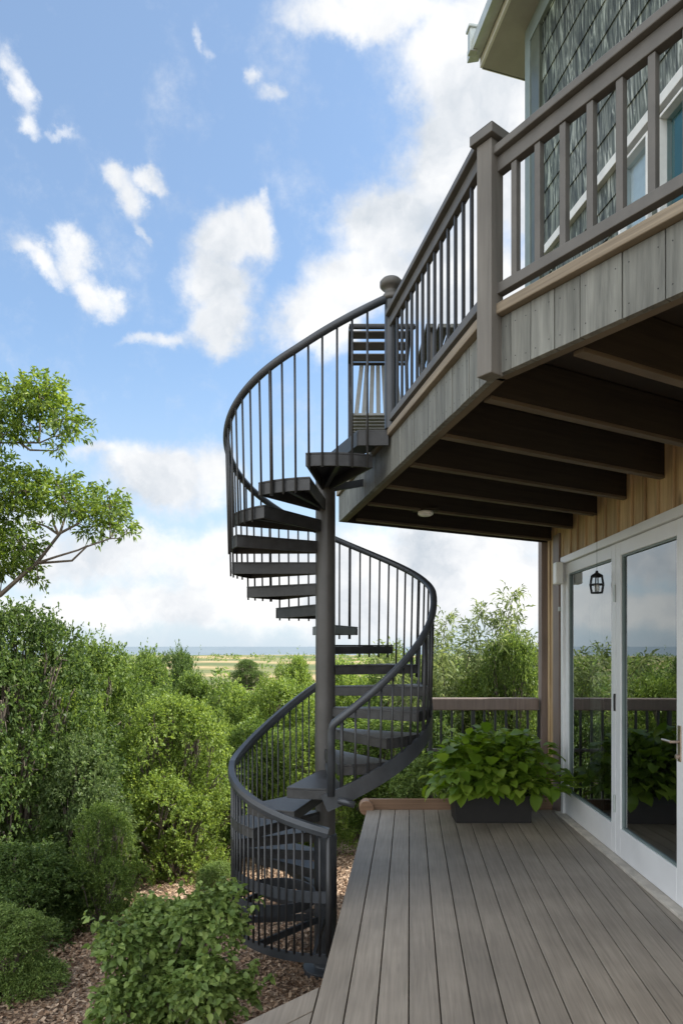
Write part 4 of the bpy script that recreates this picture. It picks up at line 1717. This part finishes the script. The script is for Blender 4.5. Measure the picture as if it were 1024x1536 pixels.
# ------------------------------------------------------------------ sky with clouds
wd = bpy.data.worlds.new('World')
SC.world = wd
wd.use_nodes = True
nt = wd.node_tree
L_ = nt.links.new
bg = nt.nodes['Background']
sky = nd(nt, 'ShaderNodeTexSky', sky_type='NISHITA')
sky.sun_disc = False
sky.sun_elevation = math.asin(SUN.z)
sky.sun_rotation = math.atan2(SUN.x, SUN.y)
sky.air_density = 1.0
sky.dust_density = 1.2
sky.ozone_density = 1.6
tc = nd(nt, 'ShaderNodeTexCoord')
dirv = tc.outputs['Generated']
w1 = nd(nt, 'ShaderNodeTexNoise', i_Scale=5.5, i_Detail=9.0, i_Roughness=.62)
L_(dirv, w1.inputs['Vector'])
wv = nd(nt, 'ShaderNodeVectorMath', operation='MULTIPLY_ADD')
wsub = nd(nt, 'ShaderNodeVectorMath', operation='SUBTRACT')
L_(w1.outputs['Color'], wsub.inputs[0]); wsub.inputs[1].default_value = (.5, .5, .5)
L_(wsub.outputs[0], wv.inputs[0]); wv.inputs[1].default_value = (.135, .135, .135)
L_(dirv, wv.inputs[2])
wd_dir = wv.outputs[0]


def dirpx(px, py):
    return Vector(((px - 512) / F, 1, (HZ - py) / F)).normalized()


BLOBS = [  # px, py, half width, half height, strength
    (560, 20, 140, 60, 1.0), (700, 60, 110, 110, 1.0), (760, 230, 160, 170, 1.25), (690, 210, 90, 150, 1.1), (640, 130, 60, 40, .7), (900, 300, 150, 300, 1.1), (470, -60, 130, 60, .9),
    (590, 330, 100, 70, 1.1), (560, 420, 110, 80, 1.1), (470, 480, 85, 65, 1.0), (700, 430, 120, 120, 1.1),
    (330, 358, 72, 50, 1.0), (385, 350, 40, 50, .95), (312, 420, 70, 62, 1.05), (325, 488, 58, 56, 1.0), (205, 500, 50, 15, .6), (250, 505, 40, 22, .7), (400, 310, 16, 22, .6),
    (165, 247, 34, 30, .85), (218, 258, 38, 24, .85), (190, 288, 30, 46, .9), (205, 340, 10, 24, .5), (40, 375, 44, 16, .6), (75, 392, 40, 28, .8), (115, 385, 36, 40, .85), (140, 425, 36, 36, .85), (5, 80, 28, 70, .8), (18, 150, 26, 22, .7), (70, 170, 40, 12, .5),
    (302, 50, 12, 28, .55), (318, 75, 14, 20, .45), (378, 130, 14, 24, .55), (405, 160, 26, 18, .55), (20, 360, 40, 24, .4),
    (250, 720, 120, 50, 1.0), (320, 700, 60, 45, .9), (160, 690, 80, 22, .75), (150, 830, 300, 50, .85), (330, 850, 120, 60, .9), (600, 880, 420, 90, 1.1), (30, 770, 120, 30, .6),
    (700, 800, 160, 60, 1.0), (200, 910, 400, 40, .9), (1000, 750, 260, 300, 1.0),
]
acc = None
for px, py, a, b, s in BLOBS:
    c = dirpx(px, py)
    t1 = (dirpx(px + 5, py) - dirpx(px - 5, py)) / 10
    t2 = (dirpx(px, py + 5) - dirpx(px, py - 5)) / 10
    v1 = t1 / t1.length_squared / a
    v2 = t2 / t2.length_squared / b
    comb = nd(nt, 'ShaderNodeCombineXYZ')
    for k, v in enumerate((v1, v2)):
        dn = nd(nt, 'ShaderNodeVectorMath', operation='DOT_PRODUCT')
        L_(wd_dir, dn.inputs[0])
        dn.inputs[1].default_value = v
        sb = nd(nt, 'ShaderNodeMath', operation='SUBTRACT')
        L_(dn.outputs['Value'], sb.inputs[0])
        sb.inputs[1].default_value = v.dot(c)
        L_(sb.outputs[0], comb.inputs[k])
    ln = nd(nt, 'ShaderNodeVectorMath', operation='LENGTH')
    L_(comb.outputs[0], ln.inputs[0])
    mr = nd(nt, 'ShaderNodeMapRange', interpolation_type='SMOOTHSTEP')
    mr.inputs[1].default_value = 1.55
    mr.inputs[2].default_value = .1
    mr.inputs[3].default_value = 0
    mr.inputs[4].default_value = s
    L_(ln.outputs['Value'], mr.inputs[0])
    if acc is None:
        acc = mr.outputs[0]
    else:
        mxn = nd(nt, 'ShaderNodeMath', operation='SMOOTH_MAX')
        mxn.inputs[2].default_value = .25
        L_(acc, mxn.inputs[0]); L_(mr.outputs[0], mxn.inputs[1])
        acc = mxn.outputs[0]
# clouds in the rest of the sky (behind the camera)
sepd = nd(nt, 'ShaderNodeSeparateXYZ')
L_(dirv, sepd.inputs[0])
n3 = nd(nt, 'ShaderNodeTexNoise', i_Scale=2.6, i_Detail=4.0)
L_(dirv, n3.inputs['Vector'])
back = nd(nt, 'ShaderNodeMapRange')
back.inputs[1].default_value = .55; back.inputs[2].default_value = .2
L_(sepd.outputs[1], back.inputs[0])
bn = nd(nt, 'ShaderNodeMapRange')
bn.inputs[1].default_value = .30; bn.inputs[2].default_value = .50
L_(n3.outputs[0], bn.inputs[0])
bm = nd(nt, 'ShaderNodeMath', operation='MULTIPLY')
L_(back.outputs[0], bm.inputs[0]); L_(bn.outputs[0], bm.inputs[1])
mxn = nd(nt, 'ShaderNodeMath', operation='MAXIMUM')
L_(acc, mxn.inputs[0]); L_(bm.outputs[0], mxn.inputs[1])
acc = mxn.outputs[0]
# fine break-up
n4 = nd(nt, 'ShaderNodeTexNoise', i_Scale=13.0, i_Detail=11.0, i_Roughness=.65)
L_(dirv, n4.inputs['Vector'])
n4m = nd(nt, 'ShaderNodeMath', operation='MULTIPLY_ADD')
L_(n4.outputs[0], n4m.inputs[0]); n4m.inputs[1].default_value = 1.15; n4m.inputs[2].default_value = -.56
fld = nd(nt, 'ShaderNodeMath', operation='ADD')
L_(acc, fld.inputs[0]); L_(n4m.outputs[0], fld.inputs[1])
den = nd(nt, 'ShaderNodeMapRange', interpolation_type='SMOOTHSTEP')
den.inputs[1].default_value = .17; den.inputs[2].default_value = .86
L_(fld.outputs[0], den.inputs[0])
# cloud tone: bright body, greyer where thin or low in the cloud
n5 = nd(nt, 'ShaderNodeTexNoise', i_Scale=7.0, i_Detail=5.0, i_Roughness=.55)
L_(wd_dir, n5.inputs['Vector'])
ct = ramp(nt, [(.32, (.33, .365, .405)), (.47, (.475, .49, .51)), (.60, (.585, .585, .58))])
L_(n5.outputs[0], ct.inputs[0])
# sky base
sk = nd(nt, 'ShaderNodeVectorMath', operation='SCALE')
sk.inputs['Scale'].default_value = .12
tint = nd(nt, 'ShaderNodeVectorMath', operation='MULTIPLY')
tint.inputs[1].default_value = (.76, .98, 1.10)
L_(sky.outputs[0], tint.inputs[0])
L_(tint.outputs[0], sk.inputs[0])
# pale haze towards the horizon
hz = nd(nt, 'ShaderNodeMapRange', interpolation_type='SMOOTHSTEP')
hz.inputs[1].default_value = .42; hz.inputs[2].default_value = -.02
hz.inputs[3].default_value = .21; hz.inputs[4].default_value = .85
L_(sepd.outputs[2], hz.inputs[0])
mh = nd(nt, 'ShaderNodeMix', data_type='RGBA')
L_(hz.outputs[0], mh.inputs[0]); L_(sk.outputs[0], mh.inputs[6]); mh.inputs[7].default_value = (.40, .46, .52, 1)
mc = nd(nt, 'ShaderNodeMix', data_type='RGBA')
L_(den.outputs[0], mc.inputs[0]); L_(mh.outputs[2], mc.inputs[6]); L_(ct.outputs[0], mc.inputs[7])
fb = nd(nt, 'ShaderNodeMapRange', interpolation_type='SMOOTHSTEP')  # sky behind the camera brightened as added fill for the shaded deck
fb.inputs[1].default_value = .35; fb.inputs[2].default_value = -.35
fb.inputs[3].default_value = 1.0; fb.inputs[4].default_value = 2.35
L_(sepd.outputs[1], fb.inputs[0])
fs = nd(nt, 'ShaderNodeVectorMath', operation='SCALE')
L_(mc.outputs[2], fs.inputs[0]); L_(fb.outputs[0], fs.inputs['Scale'])
L_(fs.outputs[0], bg.inputs['Color'])
bg.inputs['Strength'].default_value = 1.0
wd.cycles.sampling_method = 'MANUAL'
wd.cycles.sample_map_resolution = 512

# ------------------------------------------------------------------ camera and view
cam = bpy.data.cameras.new('camera')
cam.sensor_fit = 'HORIZONTAL'
cam.sensor_width = 24
cam.lens = 24
cam.shift_y = (HZ - 768) / F
cam.clip_start = .05
cam.clip_end = 40000
co = bpy.data.objects.new('camera', cam)
COL.objects.link(co)
co.location = (0, 0, EYE)
co.rotation_euler = (PI / 2, 0, 0)
SC.camera = co
SC.view_settings.view_transform = 'Standard'
SC.view_settings.look = 'None'
SC.view_settings.exposure = 0.9
SC.view_settings.gamma = 1
SC.cycles.max_bounces = 6
SC.cycles.transparent_max_bounces = 8
SC.cycles.use_denoising = True
for o in bpy.data.objects:
    if '_o' in o:
        del o['_o']
